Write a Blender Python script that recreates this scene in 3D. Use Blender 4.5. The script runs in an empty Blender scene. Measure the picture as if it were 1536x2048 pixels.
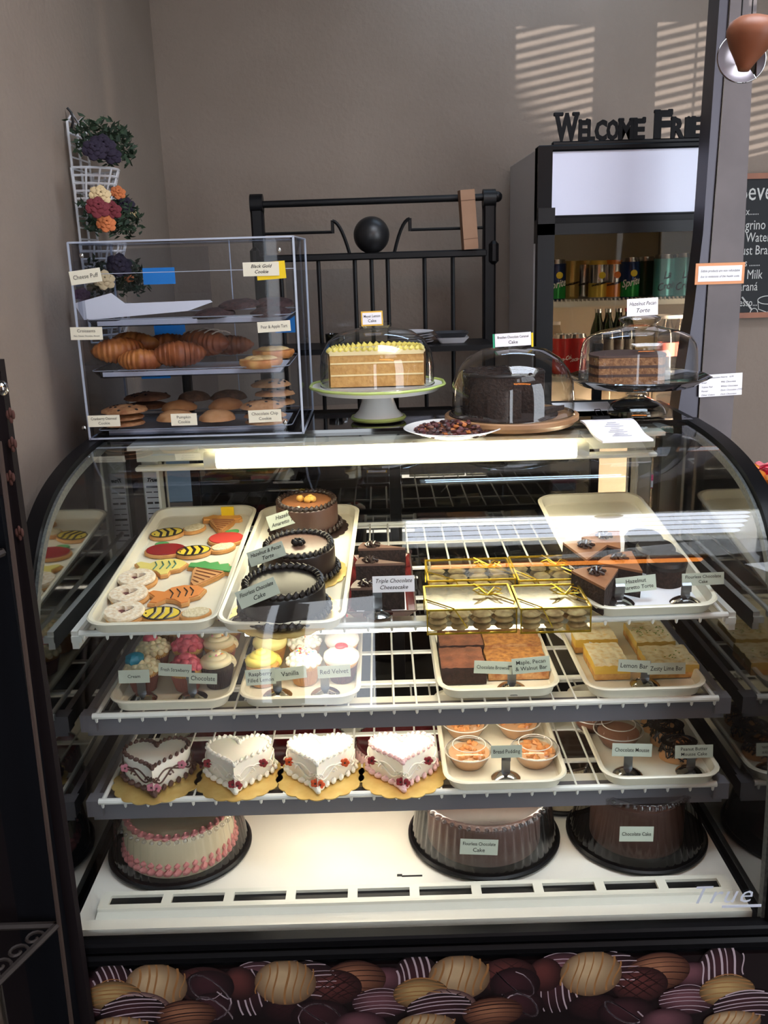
import bpy, math, random
from math import sin, cos, pi, radians, atan2, sqrt, tan
from mathutils import Vector, Matrix, noise
random.seed(7)
S = bpy.context.scene
COL = S.collection
R = radians
V = Vector

# ------------------------------------------------------------ camera
FPX = 1850.0; PITCH = R(15.5); ROLL = 0.029; CAM = V((-.03, 0, 1.57))
_f = V((0, cos(PITCH), -sin(PITCH))); _r0 = V((1, 0, 0)); _u0 = V((0, sin(PITCH), cos(PITCH)))
_r = _r0*cos(ROLL) - _u0*sin(ROLL); _u = _r0*sin(ROLL) + _u0*cos(ROLL)
cd = bpy.data.cameras.new('camera'); cam = bpy.data.objects.new('camera', cd); COL.objects.link(cam)
cd.sensor_fit = 'AUTO'; cd.sensor_width = 36.0; cd.lens = FPX/2048*36; cd.clip_start = .02
cam.matrix_world = Matrix(((_r.x, _u.x, -_f.x, CAM.x), (_r.y, _u.y, -_f.y, CAM.y), (_r.z, _u.z, -_f.z, CAM.z), (0, 0, 0, 1)))
S.camera = cam
# ------------------------------------------------------------ world, sun, exposure
S.view_settings.view_transform = 'Standard'; S.view_settings.look = 'None'
S.view_settings.gamma = 1; S.view_settings.use_curve_mapping = False
S.view_settings.exposure = 0.0
WORLD_STRENGTH = 7.0
SUN_STRENGTH = 26000.0
SUN_DIR = V((.06, 1, -.24))
CASE_LIGHT = 28.0; SHELF_LIGHT = 23.0; CEIL_LIGHT = 17.0; REAR_LIGHT = 12.0; WARM_LIGHT = 15
w = bpy.data.worlds.new('world'); S.world = w; w.use_nodes = True
bg = w.node_tree.nodes['Background']; bg.inputs[0].default_value = (.86, .92, 1.0, 1); bg.inputs[1].default_value = WORLD_STRENGTH
# added spot lamp stands in for the low sun, coned to miss the lower windows
sl = bpy.data.lights.new('sun_spotlight', 'SPOT'); sl.energy = SUN_STRENGTH; sl.spot_size = R(4.4); sl.spot_blend = .25; sl.shadow_soft_size = .022; sl.color = (1, .95, .9)
so = bpy.data.objects.new('sun_spotlight', sl); COL.objects.link(so); so.location = V((1.15, 3.3, 2.62))-SUN_DIR.normalized()*24
so.rotation_euler = SUN_DIR.to_track_quat('-Z', 'Y').to_euler()

# ------------------------------------------------------------ helpers
def ray(px, py): return _f + _r*((px-768)/FPX) - _u*((py-1024)/FPX)
def onz(px, py, z):                       # world point at height z seen at that place of the photograph
    d = ray(px, py); t = (z-CAM.z)/d.z; return CAM + d*t
def ony(px, py, y):
    d = ray(px, py); return CAM + d*((y-CAM.y)/d.y)
def onpl(px, py, P, N):
    d = ray(px, py); return CAM + d*((P-CAM).dot(N)/d.dot(N))

def lin(c):
    return tuple((x/12.92 if x <= .04045 else ((x+.055)/1.055)**2.4) for x in (c[0]/255, c[1]/255, c[2]/255)) + (1,)
MATS = {}
def mat(name, col, rough=.6, metal=0, col2=None, scale=30, bump=0, bscale=None, spec=.5, coat=0, emit=None, estr=0, sss=0, detail=4, stops=(.35, .65), sheen=0, alpha=None, trans=0):
    if name in MATS: return MATS[name]
    m = bpy.data.materials.new(name); m.use_nodes = True; nt = m.node_tree; b = nt.nodes['Principled BSDF']
    b.inputs['Base Color'].default_value = lin(col); b.inputs['Roughness'].default_value = rough; b.inputs['Metallic'].default_value = metal
    b.inputs['Specular IOR Level'].default_value = spec; b.inputs['Coat Weight'].default_value = coat
    if sss: b.inputs['Subsurface Weight'].default_value = sss; b.inputs['Subsurface Scale'].default_value = .01
    if trans: b.inputs['Transmission Weight'].default_value = trans
    if emit: b.inputs['Emission Color'].default_value = lin(emit); b.inputs['Emission Strength'].default_value = estr
    tc = nt.nodes.new('ShaderNodeTexCoord')
    if col2:
        n = nt.nodes.new('ShaderNodeTexNoise'); n.inputs['Scale'].default_value = scale; n.inputs['Detail'].default_value = detail
        r = nt.nodes.new('ShaderNodeValToRGB'); r.color_ramp.elements[0].color = lin(col); r.color_ramp.elements[1].color = lin(col2)
        r.color_ramp.elements[0].position, r.color_ramp.elements[1].position = stops
        nt.links.new(tc.outputs['Object'], n.inputs['Vector']); nt.links.new(n.outputs[0], r.inputs[0]); nt.links.new(r.outputs[0], b.inputs['Base Color'])
    if bump:
        n2 = nt.nodes.new('ShaderNodeTexNoise'); n2.inputs['Scale'].default_value = bscale or scale; n2.inputs['Detail'].default_value = 5
        bp = nt.nodes.new('ShaderNodeBump'); bp.inputs['Strength'].default_value = bump; bp.inputs['Distance'].default_value = .004
        nt.links.new(tc.outputs['Object'], n2.inputs['Vector']); nt.links.new(n2.outputs[0], bp.inputs['Height']); nt.links.new(bp.outputs[0], b.inputs['Normal'])
    MATS[name] = m; return m
def glassmat(name, tint=(250, 252, 252), edge=(190, 200, 200), refl=1.0, rough=.02, edge_pos=.85, coloured=None):
    if name in MATS: return MATS[name]
    m = bpy.data.materials.new(name); m.use_nodes = True; nt = m.node_tree; nt.nodes.clear()
    o = nt.nodes.new('ShaderNodeOutputMaterial'); mx = nt.nodes.new('ShaderNodeMixShader')
    t = nt.nodes.new('ShaderNodeBsdfTransparent'); g = nt.nodes.new('ShaderNodeBsdfGlossy'); g.inputs['Roughness'].default_value = rough
    fr = nt.nodes.new('ShaderNodeFresnel'); fr.inputs[0].default_value = 1.45
    ge = nt.nodes.new('ShaderNodeNewGeometry'); mr = nt.nodes.new('ShaderNodeMapRange'); mr.inputs[3].default_value = 1.45; mr.inputs[4].default_value = 1/1.45
    nt.links.new(ge.outputs['Backfacing'], mr.inputs[0]); nt.links.new(mr.outputs[0], fr.inputs[0])     # thin sheet: both faces reflect alike
    mu = nt.nodes.new('ShaderNodeMath'); mu.operation = 'MULTIPLY'; mu.inputs[1].default_value = refl; mu.use_clamp = True
    lw = nt.nodes.new('ShaderNodeLayerWeight'); lw.inputs[0].default_value = .5
    r = nt.nodes.new('ShaderNodeValToRGB'); r.color_ramp.elements[0].color = lin(tint); r.color_ramp.elements[0].position = .45
    r.color_ramp.elements[1].color = lin(edge); r.color_ramp.elements[1].position = edge_pos
    nt.links.new(lw.outputs['Facing'], r.inputs[0]); nt.links.new(r.outputs[0], t.inputs[0])
    nt.links.new(fr.outputs[0], mu.inputs[0]); nt.links.new(mu.outputs[0], mx.inputs[0])
    nt.links.new(t.outputs[0], mx.inputs[1]); nt.links.new(g.outputs[0], mx.inputs[2]); nt.links.new(mx.outputs[0], o.inputs[0])
    MATS[name] = m; return m
def emat(name, col, s):
    if name in MATS: return MATS[name]
    m = bpy.data.materials.new(name); m.use_nodes = True; nt = m.node_tree; nt.nodes.clear()
    o = nt.nodes.new('ShaderNodeOutputMaterial'); e = nt.nodes.new('ShaderNodeEmission'); e.inputs[0].default_value = lin(col); e.inputs[1].default_value = s
    nt.links.new(e.outputs[0], o.inputs[0]); MATS[name] = m; return m

class MB:
    def __init__(s): s.v = []; s.f = []; s.m = []; s.c = {}
    def add(s, vs, fs, mi=0, M=None):
        o = len(s.v)
        s.v += [tuple(M @ V(p)) if M else tuple(p) for p in vs]
        s.f += [tuple(i+o for i in f) for f in fs]; s.m += [mi]*len(fs); return s
    def box(s, c, d, mi=0, M=None, bv=0):
        x, y, z = c; a, b, h = d[0]/2, d[1]/2, d[2]/2
        if bv:
            e = min(bv, a*.9, b*.9, h*.9); vs = []; k = []
            for lz, sh in ((-h, e), (-h+e, 0), (h-e, 0), (h, e)):
                k.append([(x+X, y+Y, z+lz) for X, Y in ((-a+sh, -b+e), (-a+e, -b+sh), (a-e, -b+sh), (a-sh, -b+e), (a-sh, b-e), (a-e, b-sh), (-a+e, b-sh), (-a+sh, b-e))])
            return s.loft(k, True, mi, M, True)
        vs = [(x+i*a, y+j*b, z+k*h) for k in (-1, 1) for i, j in ((-1, -1), (1, -1), (1, 1), (-1, 1))]
        return s.add(vs, [(3, 2, 1, 0), (4, 5, 6, 7), (0, 1, 5, 4), (1, 2, 6, 5), (2, 3, 7, 6), (3, 0, 4, 7)], mi, M)
    def loft(s, rings, closed=True, mi=0, M=None, caps=False):
        n = len(rings[0]); vs = [p for r in rings for p in r]; fs = []
        for i in range(len(rings)-1):
            for j in range(n if closed else n-1):
                k = (j+1) % n; fs.append((i*n+j, i*n+k, (i+1)*n+k, (i+1)*n+j))
        if caps: fs.append(tuple(range(n-1, -1, -1))); fs.append(tuple((len(rings)-1)*n+j for j in range(n)))
        return s.add(vs, fs, mi, M)
    def lathe(s, prof, n=40, c=(0, 0, 0), mi=0, M=None, rf=None, a0=0, a1=2*pi):
        full = abs(a1-a0-2*pi) < 1e-6; rings = []
        N = n if full else n+1
        for k, (r, z) in enumerate(prof):
            rg = []
            for j in range(N):
                a = a0+(a1-a0)*j/n; q = r*(rf(a, k) if rf else 1); rg.append((c[0]+q*cos(a), c[1]+q*sin(a), c[2]+z))
            rings.append(rg)
        return s.loft(rings, full, mi, M)
    def tube(s, pts, r, n=8, mi=0, M=None, closed=False, flat=1.0):
        pts = [V(p) for p in pts]; L = len(pts); rings = []; up = None
        for i, p in enumerate(pts):
            if closed: t = pts[(i+1) % L]-pts[i-1]
            else: t = pts[min(i+1, L-1)]-pts[max(i-1, 0)]
            if t.length < 1e-9: t = V((0, 0, 1))
            t.normalize()
            if up is None: up = V((0, 0, 1)) if abs(t.z) < .9 else V((0, 1, 0))
            a = t.cross(up)
            if a.length < 1e-6: a = t.cross(V((1, 0, 0)))
            a.normalize(); b = a.cross(t).normalized(); up = b
            q = r[i] if isinstance(r, (list, tuple)) else r
            rings.append([p + a*q*cos(2*pi*j/n) + b*q*flat*sin(2*pi*j/n) for j in range(n)])
        if closed: rings.append(rings[0])
        return s.loft(rings, True, mi, M, not closed)
    def cyl(s, p0, p1, r, n=16, mi=0, M=None): return s.tube([p0, p1], r, n, mi, M)
    def prism(s, out, z0, z1, mi=0, M=None, bv=0, top_mi=None):
        n = len(out); cx = sum(p[0] for p in out)/n; cy = sum(p[1] for p in out)/n
        def sc(d):
            res = []
            for p in out:
                l = sqrt((p[0]-cx)**2+(p[1]-cy)**2) or 1; k = max(0, 1-d/l); res.append((cx+(p[0]-cx)*k, cy+(p[1]-cy)*k))
            return res
        lv = [(z0, 0), (z1, 0)] if not bv else [(z0, bv*.6), (z0+bv*.6, 0), (z1-bv, 0), (z1-bv*.3, bv*.35), (z1, bv)]
        rings = [[(x, y, z) for x, y in sc(d)] for z, d in lv]
        s.loft(rings, True, mi, M)
        for z, d, fl in ((lv[0][0], lv[0][1], 1), (lv[-1][0], lv[-1][1], 0)):
            o = [(x, y, z) for x, y in sc(d)]
            vs = o + [(cx, cy, z)]
            fs = [((i, (i+1) % n, n) if not fl else ((i+1) % n, i, n)) for i in range(n)]
            s.add(vs, fs, mi if (fl or top_mi is None) else top_mi, M)
        return s
    def ball(s, c, r, nu=14, nv=9, mi=0, M=None, nz=0, ns=20, seed=0, zmin=None):
        if not isinstance(r, (tuple, list)): r = (r, r, r)
        rings = []
        for i in range(nv+1):
            ph = -pi/2+pi*i/nv; rg = []
            for j in range(nu):
                a = 2*pi*j/nu; d = V((cos(ph)*cos(a), cos(ph)*sin(a), sin(ph)))
                k = 1 + (nz*noise.noise(d*ns*.1+V((seed*3.7, seed, 0))) if nz else 0)
                q = V((d.x*r[0]*k, d.y*r[1]*k, d.z*r[2]*k))
                if zmin is not None: q.z = max(q.z, zmin)
                rg.append(V(c)+q)
            rings.append(rg)
        return s.loft(rings, True, mi, M)
    def quad(s, a, b, c, d, mi=0, M=None): return s.add([a, b, c, d], [(0, 1, 2, 3)], mi, M)
    def build(s, name, mats, parent=None, label=None, smooth=35, M=None):
        me = bpy.data.meshes.new(name); me.from_pydata([tuple(M @ V(p)) for p in s.v] if M else s.v, [], s.f)
        for m in (mats if isinstance(mats, (list, tuple)) else [mats]): me.materials.append(m)
        me.polygons.foreach_set('material_index', s.m)
        me.validate(); me.update()
        if smooth: me.shade_smooth(); me.set_sharp_from_angle(angle=R(smooth))
        o = bpy.data.objects.new(name, me); COL.objects.link(o)
        if parent: o.parent = parent
        if label: o['label'] = label
        return o
def tag(o, label, cat, group=None):
    o['label'] = label; o['category'] = cat
    if group: o['group'] = group
    return o
def T(name, label, cat, loc=(0, 0, 0), rz=0, group=None, rot=None):
    o = bpy.data.objects.new(name, None); COL.objects.link(o); o.location = loc
    o.rotation_euler = rot or (0, 0, rz); o.empty_display_size = .02
    return tag(o, label, cat, group)
def struct(name, mb, m, smooth=0):
    o = mb.build(name, m, None, None, smooth); o['kind'] = 'structure'; return o
def dup(root, loc, rz=0, label=None, group=None, scale=None, rot=None):
    r = root.copy(); COL.objects.link(r); r.location = loc; r.rotation_euler = rot or (0, 0, rz)
    if scale: r.scale = scale if isinstance(scale, tuple) else (scale,)*3
    if label: r['label'] = label
    if group: r['group'] = group
    for ch in list(root.children):
        c = ch.copy(); COL.objects.link(c); c.parent = r
        for g in list(ch.children):
            d = g.copy(); COL.objects.link(d); d.parent = c
    return r
def textmesh(txt, size, shear=0, ex=.0, off=0, space=1.0, line=1.0, align='CENTER'):
    cu = bpy.data.curves.new('lettering', 'FONT'); cu.body = txt; cu.size = size; cu.shear = shear; cu.extrude = ex; cu.offset = off
    cu.space_character = space; cu.space_line = line; cu.align_x = align; cu.align_y = 'CENTER'; cu.resolution_u = 2
    o = bpy.data.objects.new('lettering', cu); COL.objects.link(o)
    dg = bpy.context.evaluated_depsgraph_get(); me = bpy.data.meshes.new_from_object(o.evaluated_get(dg))
    bpy.data.objects.remove(o); bpy.data.curves.remove(cu); me.name = 'lettering'; return me
def text(txt, size, m, parent, M, name='lettering', fit=None, bend=None, **kw):
    me = textmesh(txt, size, **kw)
    if fit:
        xs = [v.co.x for v in me.vertices]
        if xs and max(xs)-min(xs) > fit:
            k = fit/(max(xs)-min(xs)); me.transform(Matrix.Diagonal((k, min(1, k*1.25), 1, 1)))
    if bend:
        for v in me.vertices:
            x, y, z = v.co; v.co = (bend*sin(x/bend), -bend*cos(x/bend), y)
    me.transform(M); me.materials.clear(); me.materials.append(m)
    o = bpy.data.objects.new(name, me); COL.objects.link(o); o.parent = parent; return o
FACE = Matrix.Rotation(R(90), 4, 'X')          # text in XY -> stands in XZ facing -Y
def Tr(x, y, z): return Matrix.Translation((x, y, z))
def Rx(a): return Matrix.Rotation(a, 4, 'X')
def Ry(a): return Matrix.Rotation(a, 4, 'Y')
def Rz(a): return Matrix.Rotation(a, 4, 'Z')
def circ(r, n=24, ry=None): return [(r*cos(2*pi*i/n), (ry or r)*sin(2*pi*i/n)) for i in range(n)]
def arc(c, r, a0, a1, n=8): return [(c[0]+r*cos(R(a0+(a1-a0)*i/n)), c[1]+r*sin(R(a0+(a1-a0)*i/n))) for i in range(n+1)]
def rrect(a, b, r, n=5):
    o = []
    for cx, cy, s in ((a-r, b-r, 0), (-a+r, b-r, 90), (-a+r, -b+r, 180), (a-r, -b+r, 270)): o += arc((cx, cy), r, s, s+90, n)
    return o

# ------------------------------------------------------------ materials
M_wall = mat('wall_paint', (136, 122, 110), .8, col2=(130, 116, 104), scale=3, bump=.5, bscale=60)
M_wall2 = mat('grey_wall_paint', (120, 110, 102), .8, bump=.3, bscale=60)
M_dark = mat('dark_floor', (40, 34, 30), .5, col2=(52, 44, 38), scale=4)
M_ceil = mat('ceiling_tile', (120, 116, 110), .9)
M_black = mat('black_plastic', (13, 13, 15), .4, spec=.22)
M_blackm = mat('black_satin_metal', (12, 12, 14), .35, spec=.12)
M_iron = mat('black_iron', (14, 14, 16), .45, spec=.25)
M_gloss = mat('black_gloss', (8, 8, 9), .04, spec=.9, coat=.6)
M_white = mat('white_enamel', (228, 226, 214), .35)
M_wire = mat('white_coated_wire', (226, 226, 220), .35)
M_tray = mat('cream_fibreglass_tray', (232, 226, 206), .3, col2=(224, 217, 196), scale=14)
M_channel = mat('grey_price_channel', (108, 106, 112), .4)
M_chrome = mat('chrome', (190, 190, 190), .12, metal=1)
M_steel = mat('brushed_steel', (92, 84, 84), .5, metal=.35, col2=(80, 73, 73), scale=6)
M_paper = mat('white_paper', (236, 234, 238), .8)
M_cream = mat('cream_card', (222, 217, 196), .8)
M_green = mat('pale_green_card', (190, 198, 182), .8)
M_ink = mat('black_ink', (18, 16, 18), .7)
M_glass = glassmat('clear_glass', refl=1.8, edge=(205, 210, 212), edge_pos=.98)
M_case_glass = glassmat('curved_case_glass', tint=(246, 250, 249), edge=(225, 230, 228), refl=1.6, edge_pos=.99)
M_acr = glassmat('clear_acrylic', tint=(243, 245, 248), edge=(205, 210, 218), refl=.35, edge_pos=.98)
M_plas = glassmat('clear_plastic', tint=(248, 248, 248), edge=(205, 205, 208), refl=1.0, rough=.08)
M_dglass = glassmat('smoked_glass', tint=(120, 124, 126), edge=(70, 72, 74), refl=2.0)
M_edge = mat('acrylic_edge', (160, 168, 184), .25, spec=.7)
M_choc = mat('dark_chocolate', (50, 34, 28), .38, col2=(38, 26, 22), scale=40)
M_choc2 = mat('near_black_ganache', (36, 28, 26), .42, col2=(27, 22, 21), scale=30)
M_mchoc = mat('milk_chocolate_glaze', (150, 100, 68), .4)
M_crumb = mat('chocolate_crumb', (54, 36, 28), .85, col2=(28, 18, 14), scale=160, bump=.8, bscale=160)
M_cake = mat('yellow_cake_crumb', (212, 164, 98), .85, col2=(194, 144, 80), scale=90, bump=.5, bscale=150)
M_icing = mat('white_icing', (244, 238, 226), .55, sss=.1)
M_board = mat('gold_foil_board', (222, 184, 104), .34, metal=.5, col2=(236, 206, 130), scale=30)
M_gold = mat('gold_foil_strip', (214, 180, 50), .25, metal=.8)
M_bis = mat('biscuit', (214, 160, 96), .8, col2=(196, 138, 76), scale=60)
M_sugar = mat('powdered_sugar', (240, 230, 212), .9, col2=(222, 196, 160), scale=120, bump=.5, bscale=200)

# ------------------------------------------------------------ the setting
BW, LW = 3.3, -.735
m = MB(); m.box((1.3, BW+.05, 1.75), (4.4, .1, 3.5)); struct('wall_back', m, M_wall)
m = MB(); m.box((LW-.05, .6, 1.75), (.1, 5.5, 3.5)); struct('wall_left', m, M_wall)
m = MB(); m.box((3.45, 1.5, 1.75), (.1, 4, 3.5)); struct('wall_right', m, M_wall2)
m = MB(); m.box((1.3, .6, -.05), (4.4, 5.5, .1)); struct('floor', m, M_dark)
m = MB(); m.prism([(-.84, 3.4), (-.84, -1.19), (3.5, 1.85), (3.5, 3.4)], 3.5, 3.6); struct('ceiling', m, M_ceil)
# street front behind the photographer, set at an angle; its blinds stripe the back wall
TH = R(35); WD = V((cos(TH), sin(TH), 0)); WN = V((-sin(TH), cos(TH), 0)); WP = V((0, -.6, 0))
def sunback(x, z):          # where the sun ray that lands at (x, back wall, z) crosses the street front
    Tg = V((x, BW, z)); t = (Tg-WP).dot(WN)/SUN_DIR.dot(WN); q = Tg-SUN_DIR*t; return (q-WP).dot(WD), q.z
MW = Matrix(((WD.x, WN.x, 0, WP.x), (WD.y, WN.y, 0, WP.y), (0, 0, 1, 0), (0, 0, 0, 1)))
wa0, wz0 = sunback(ony(1092, 150, BW).x, 1.84); wa1, _ = sunback(ony(1228, 150, BW).x, 2.2); wb0, _ = sunback(ony(1318, 150, BW).x, 2.2); wb1, _ = sunback(1.75, 2.2)
ZS = wz0
m = MB(); LO, HI = -1.5, 4.2
m.box(((LO+HI)/2, -.01, .2), (HI-LO, .02, .4), M=MW)
m.box(((LO+HI)/2, -.01, (2.35+ZS)/2), (HI-LO, .02, ZS-2.35), M=MW)
m.box(((LO+wa0)/2, -.01, (ZS+3.5)/2), (wa0-LO, .02, 3.5-ZS), M=MW)
m.box(((wa1+wb0)/2, -.01, (ZS+3.5)/2), (wb0-wa1, .02, 3.5-ZS), M=MW)
m.box(((HI+wb1)/2, -.01, (ZS+3.5)/2), (HI-wb1, .02, 3.5-ZS), M=MW)
m.box((.72, -.01, 1.37), (1.64, .02, 1.98), M=MW)
for x in (-1.45, -.6, 2.8, 4.15): m.box((x, -.05, 1.37), (.1, .1, 1.96), M=MW)
struct('wall_front', m, M_wall2)
for k, (p, q) in enumerate(((wa0, wa1), (wb0, wb1))):
    m = MB(); z = ZS+.012
    while z < 3.49:
        m.box(((p+q)/2, 0, z), (q-p, .003, .0125), M=MW); z += .0255
    o = struct('window_%d' % (k+1), m, M_white)
# ------------------------------------------------------------ display case
TOPZ = 1.205
PROF = [(1.393, .395), (1.395, .489), (1.405, .684), (1.427, .862), (1.440, .925), (1.463, .993), (1.496, 1.056), (1.550, 1.115), (1.605, 1.148), (1.67, 1.172), (1.76, 1.190), (1.86, 1.200), (2.0, 1.204)]
def smoothprof(P, k=2):
    for _ in range(k):
        Q = [P[0]]
        for a, b in zip(P, P[1:]):
            Q.append((a[0]*.75+b[0]*.25, a[1]*.75+b[1]*.25)); Q.append((a[0]*.25+b[0]*.75, a[1]*.25+b[1]*.75))
        P = Q+[P[-1]]
    return P
SP = smoothprof(PROF)
case = T('refrigerated_display_case', 'black curved-glass refrigerated bakery case full of cakes and pastries', 'display case', (0, 1.83, 0))
CI = Matrix.Translation((0, -1.83, 0))     # world coordinates -> case coordinates
def cp(mb, name, mt, parent=None, label=None, smooth=35):
    return mb.build(name, mt, parent or case, label, smooth, CI if (parent is None or parent is case) else CI)
m = MB()
m.box((0, 1.83, .19), (1.31, .86, .38)); m.box((0, 2.262, .42), (1.31, .03, .1)); cp(m, 'base_cabinet', M_black)
m = MB(); m.box((0, 1.388, .372), (1.32, .03, .022), bv=.006); m.box((0, 1.392, .396), (1.31, .03, .02), bv=.004); m.box((0, 1.40, .352), (1.31, .028, .012)); cp(m, 'bottom_rail', M_blackm)
m = MB(); m.box((0, 1.39, .345), (1.3, .008, .006)); cp(m, 'rail_trim', mat('rail_shine', (90, 90, 92), .3, metal=.8))
m = MB(); m.loft([[(x, y, z) for y, z in SP] for x in (-.636, .636)], False); cp(m, 'curved_glass', M_case_glass)
fr = []
for sx in (-1, 1):
    m = MB(); rings = []
    for i, (y, z) in enumerate(SP):
        a = SP[max(i-1, 0)]; b = SP[min(i+1, len(SP)-1)]; t = V((0, b[0]-a[0], b[1]-a[1])).normalized(); n = V((0, -t.z, t.y))
        c = V((0, y, z)); x0, x1 = sx*.632, sx*.66
        rings.append([V((x0, 0, 0))+c+n*.006, V((x1, 0, 0))+c+n*.006, V((x1, 0, 0))+c-n*.022, V((x0, 0, 0))+c-n*.022])
    m.loft(rings, True, caps=True); m.box((sx*.646, 2.13, 1.195), (.028, .28, .022)); cp(m, 'curved_frame', M_blackm, smooth=50)
    m = MB(); rings = []
    for i, (y, z) in enumerate(SP):
        a = SP[max(i-1, 0)]; b = SP[min(i+1, len(SP)-1)]; t = V((0, b[0]-a[0], b[1]-a[1])).normalized(); n = V((0, -t.z, t.y)); c = V((0, y, z))
        rings.append([V((sx*.631, 0, 0))+c-n*q for q in (.006, .022)] + [V((sx*.625, 0, 0))+c-n*q for q in (.022, .006)])
    m.loft(rings, True, caps=True); cp(m, 'glass_seal', mat('grey_rubber_seal', (66, 70, 72), .5, col2=(96, 100, 98), scale=160))
    m = MB(); ins = [(y+.02, z-.012) for y, z in SP] + [(2.27, 1.19), (2.27, .39), (1.42, .39)]
    n = len(ins); vs = [(sx*.632, y, z) for y, z in ins]+[(sx*.64, y, z) for y, z in ins]
    m.add(vs, [tuple(range(n)), tuple(range(2*n-1, n-1, -1))]+[(i, (i+1) % n, n+(i+1) % n, n+i) for i in range(n)])
    sp = mat('dark_mirror_glass', (14, 15, 17), .06, spec=.9, coat=1.0)
    cp(m, 'side_panel', sp, smooth=0)
m = MB(); m.box((0, 2.125, 1.2), (1.29, .29, .014), 0); m.box((0, 1.985, 1.201), (1.29, .02, .018), 0); cp(m, 'top_panel', M_gloss, label='glossy black top panel')
m = MB(); m.box((0, 2.262, 1.17), (1.3, .02, .06)); m.box((0, 2.262, .9), (.028, .02, .9)); m.box((-.5, 2.262, .9), (.02, .02, .9)); m.box((.5, 2.262, .9), (.02, .02, .9)); cp(m, 'rear_door_frame', M_blackm)
for x in (-.26, .26):
    m = MB(); m.box((x, 2.266, .79), (.49, .005, .7)); cp(m, 'rear_door_glass', M_dglass)
for sx, x in ((-1, -.588), (1, .598)):
    m = MB(); m.box((x, 2.21, .79), (.05, .05, .79), bv=.004); m.box((x-sx*.022, 2.18, .79), (.006, .06, .79)); po = cp(m, 'corner_post', M_white)
    if sx < 0:
        m = MB(); m.box((-.588, 2.184, .985), (.042, .001, .19)); e = cp(m, 'rating_label', M_paper, po)
        text('True', .013, M_ink, po, CI @ Tr(-.590, 2.1825, 1.062) @ FACE, shear=.4, off=.0006)
        m = MB()                                   # fine print too small to read: plain dark lines
        for k in range(11):
            for q in range(1+k % 2): m.box((-.590+(q-.5*(k % 2))*.018, 2.1832, 1.045-k*.0135), (.030 if k % 2 == 0 else .014, .0004, .0022 if k % 3 else .005))
        cp(m, 'fine_print', M_ink, po)
# white lamp valance and tube
m = MB(); m.box((0, 2.0, 1.172), (1.14, .012, .05)); m.box((0, 1.965, 1.19), (1.14, .08, .008)); m.box((0, 1.985, 1.135), (1.14, .03, .01), bv=.003); va = cp(m, 'lamp_valance', M_white)
m = MB(); m.cyl((-.385, 1.955, 1.155), (.385, 1.955, 1.155), .017, 14); cp(m, 'lamp_tube', emat('case_tube_light', (255, 240, 205), CASE_LIGHT), va)
for x in (-.40, .40):
    m = MB(); m.cyl((x-.013, 1.955, 1.155), (x+.013, 1.955, 1.155), .018, 14); cp(m, 'lamp_socket', M_white, va)
# deck with air grille
m = MB(); m.box((0, 1.835, .395), (1.235, .83, .02)); cp(m, 'deck', mat('white_deck', (240, 236, 226), .35, col2=(232, 228, 218), scale=6))
gr = MB(); y0, y1, z1 = 1.452, 1.497, .422; x0, x1 = -.572, .585
gr.loft([[(x0-.012, y0-.006, .405), (x1+.012, y0-.006, .405), (x1+.012, y1+.008, .405), (x0-.012, y1+.008, .405)], [(x0-.008, y0, z1-.004), (x1+.008, y0, z1-.004), (x1+.008, y1+.004, z1-.004), (x0-.008, y1+.004, z1-.004)]])
N = 10; pitch = (x1-x0)/N
gr.box(((x0+x1)/2, y0+.006, z1-.002), (x1-x0+.016, .013, .006)); gr.box(((x0+x1)/2, y1-.002, z1-.002), (x1-x0+.016, .011, .006))
for i in range(N+1): gr.box((x0+pitch*i, (y0+y1)/2, z1-.0018), (.018, y1-y0-.01, .006))
cp(gr, 'air_grille', M_white)
m = MB(); m.box(((x0+x1)/2, (y0+y1)/2, z1-.006), (x1-x0, y1-y0-.01, .002)); cp(m, 'grille_opening', M_black, label='dark slots of the air grille')
mk = MB(); mk.box((.004, 1.545, .4055), (.04, .004, .001)); mk.box((-.02, 1.548, .4055), (.01, .006, .001)); cp(mk, 'inspection_stamp', M_ink)
# maker's lettering on the glass, lower right
ly = .452
text('True', .052, mat('frosted_lettering', (196, 202, 214), .4), case, CI @ Tr(.545, 1.392, ly+.01) @ FACE, shear=.35, space=1.1, fit=.12)
m = MB(); m.box((.585, 1.3925, ly-.014), (.07, .001, .005)); cp(m, 'logo_underline', MATS['frosted_lettering'])

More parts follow.
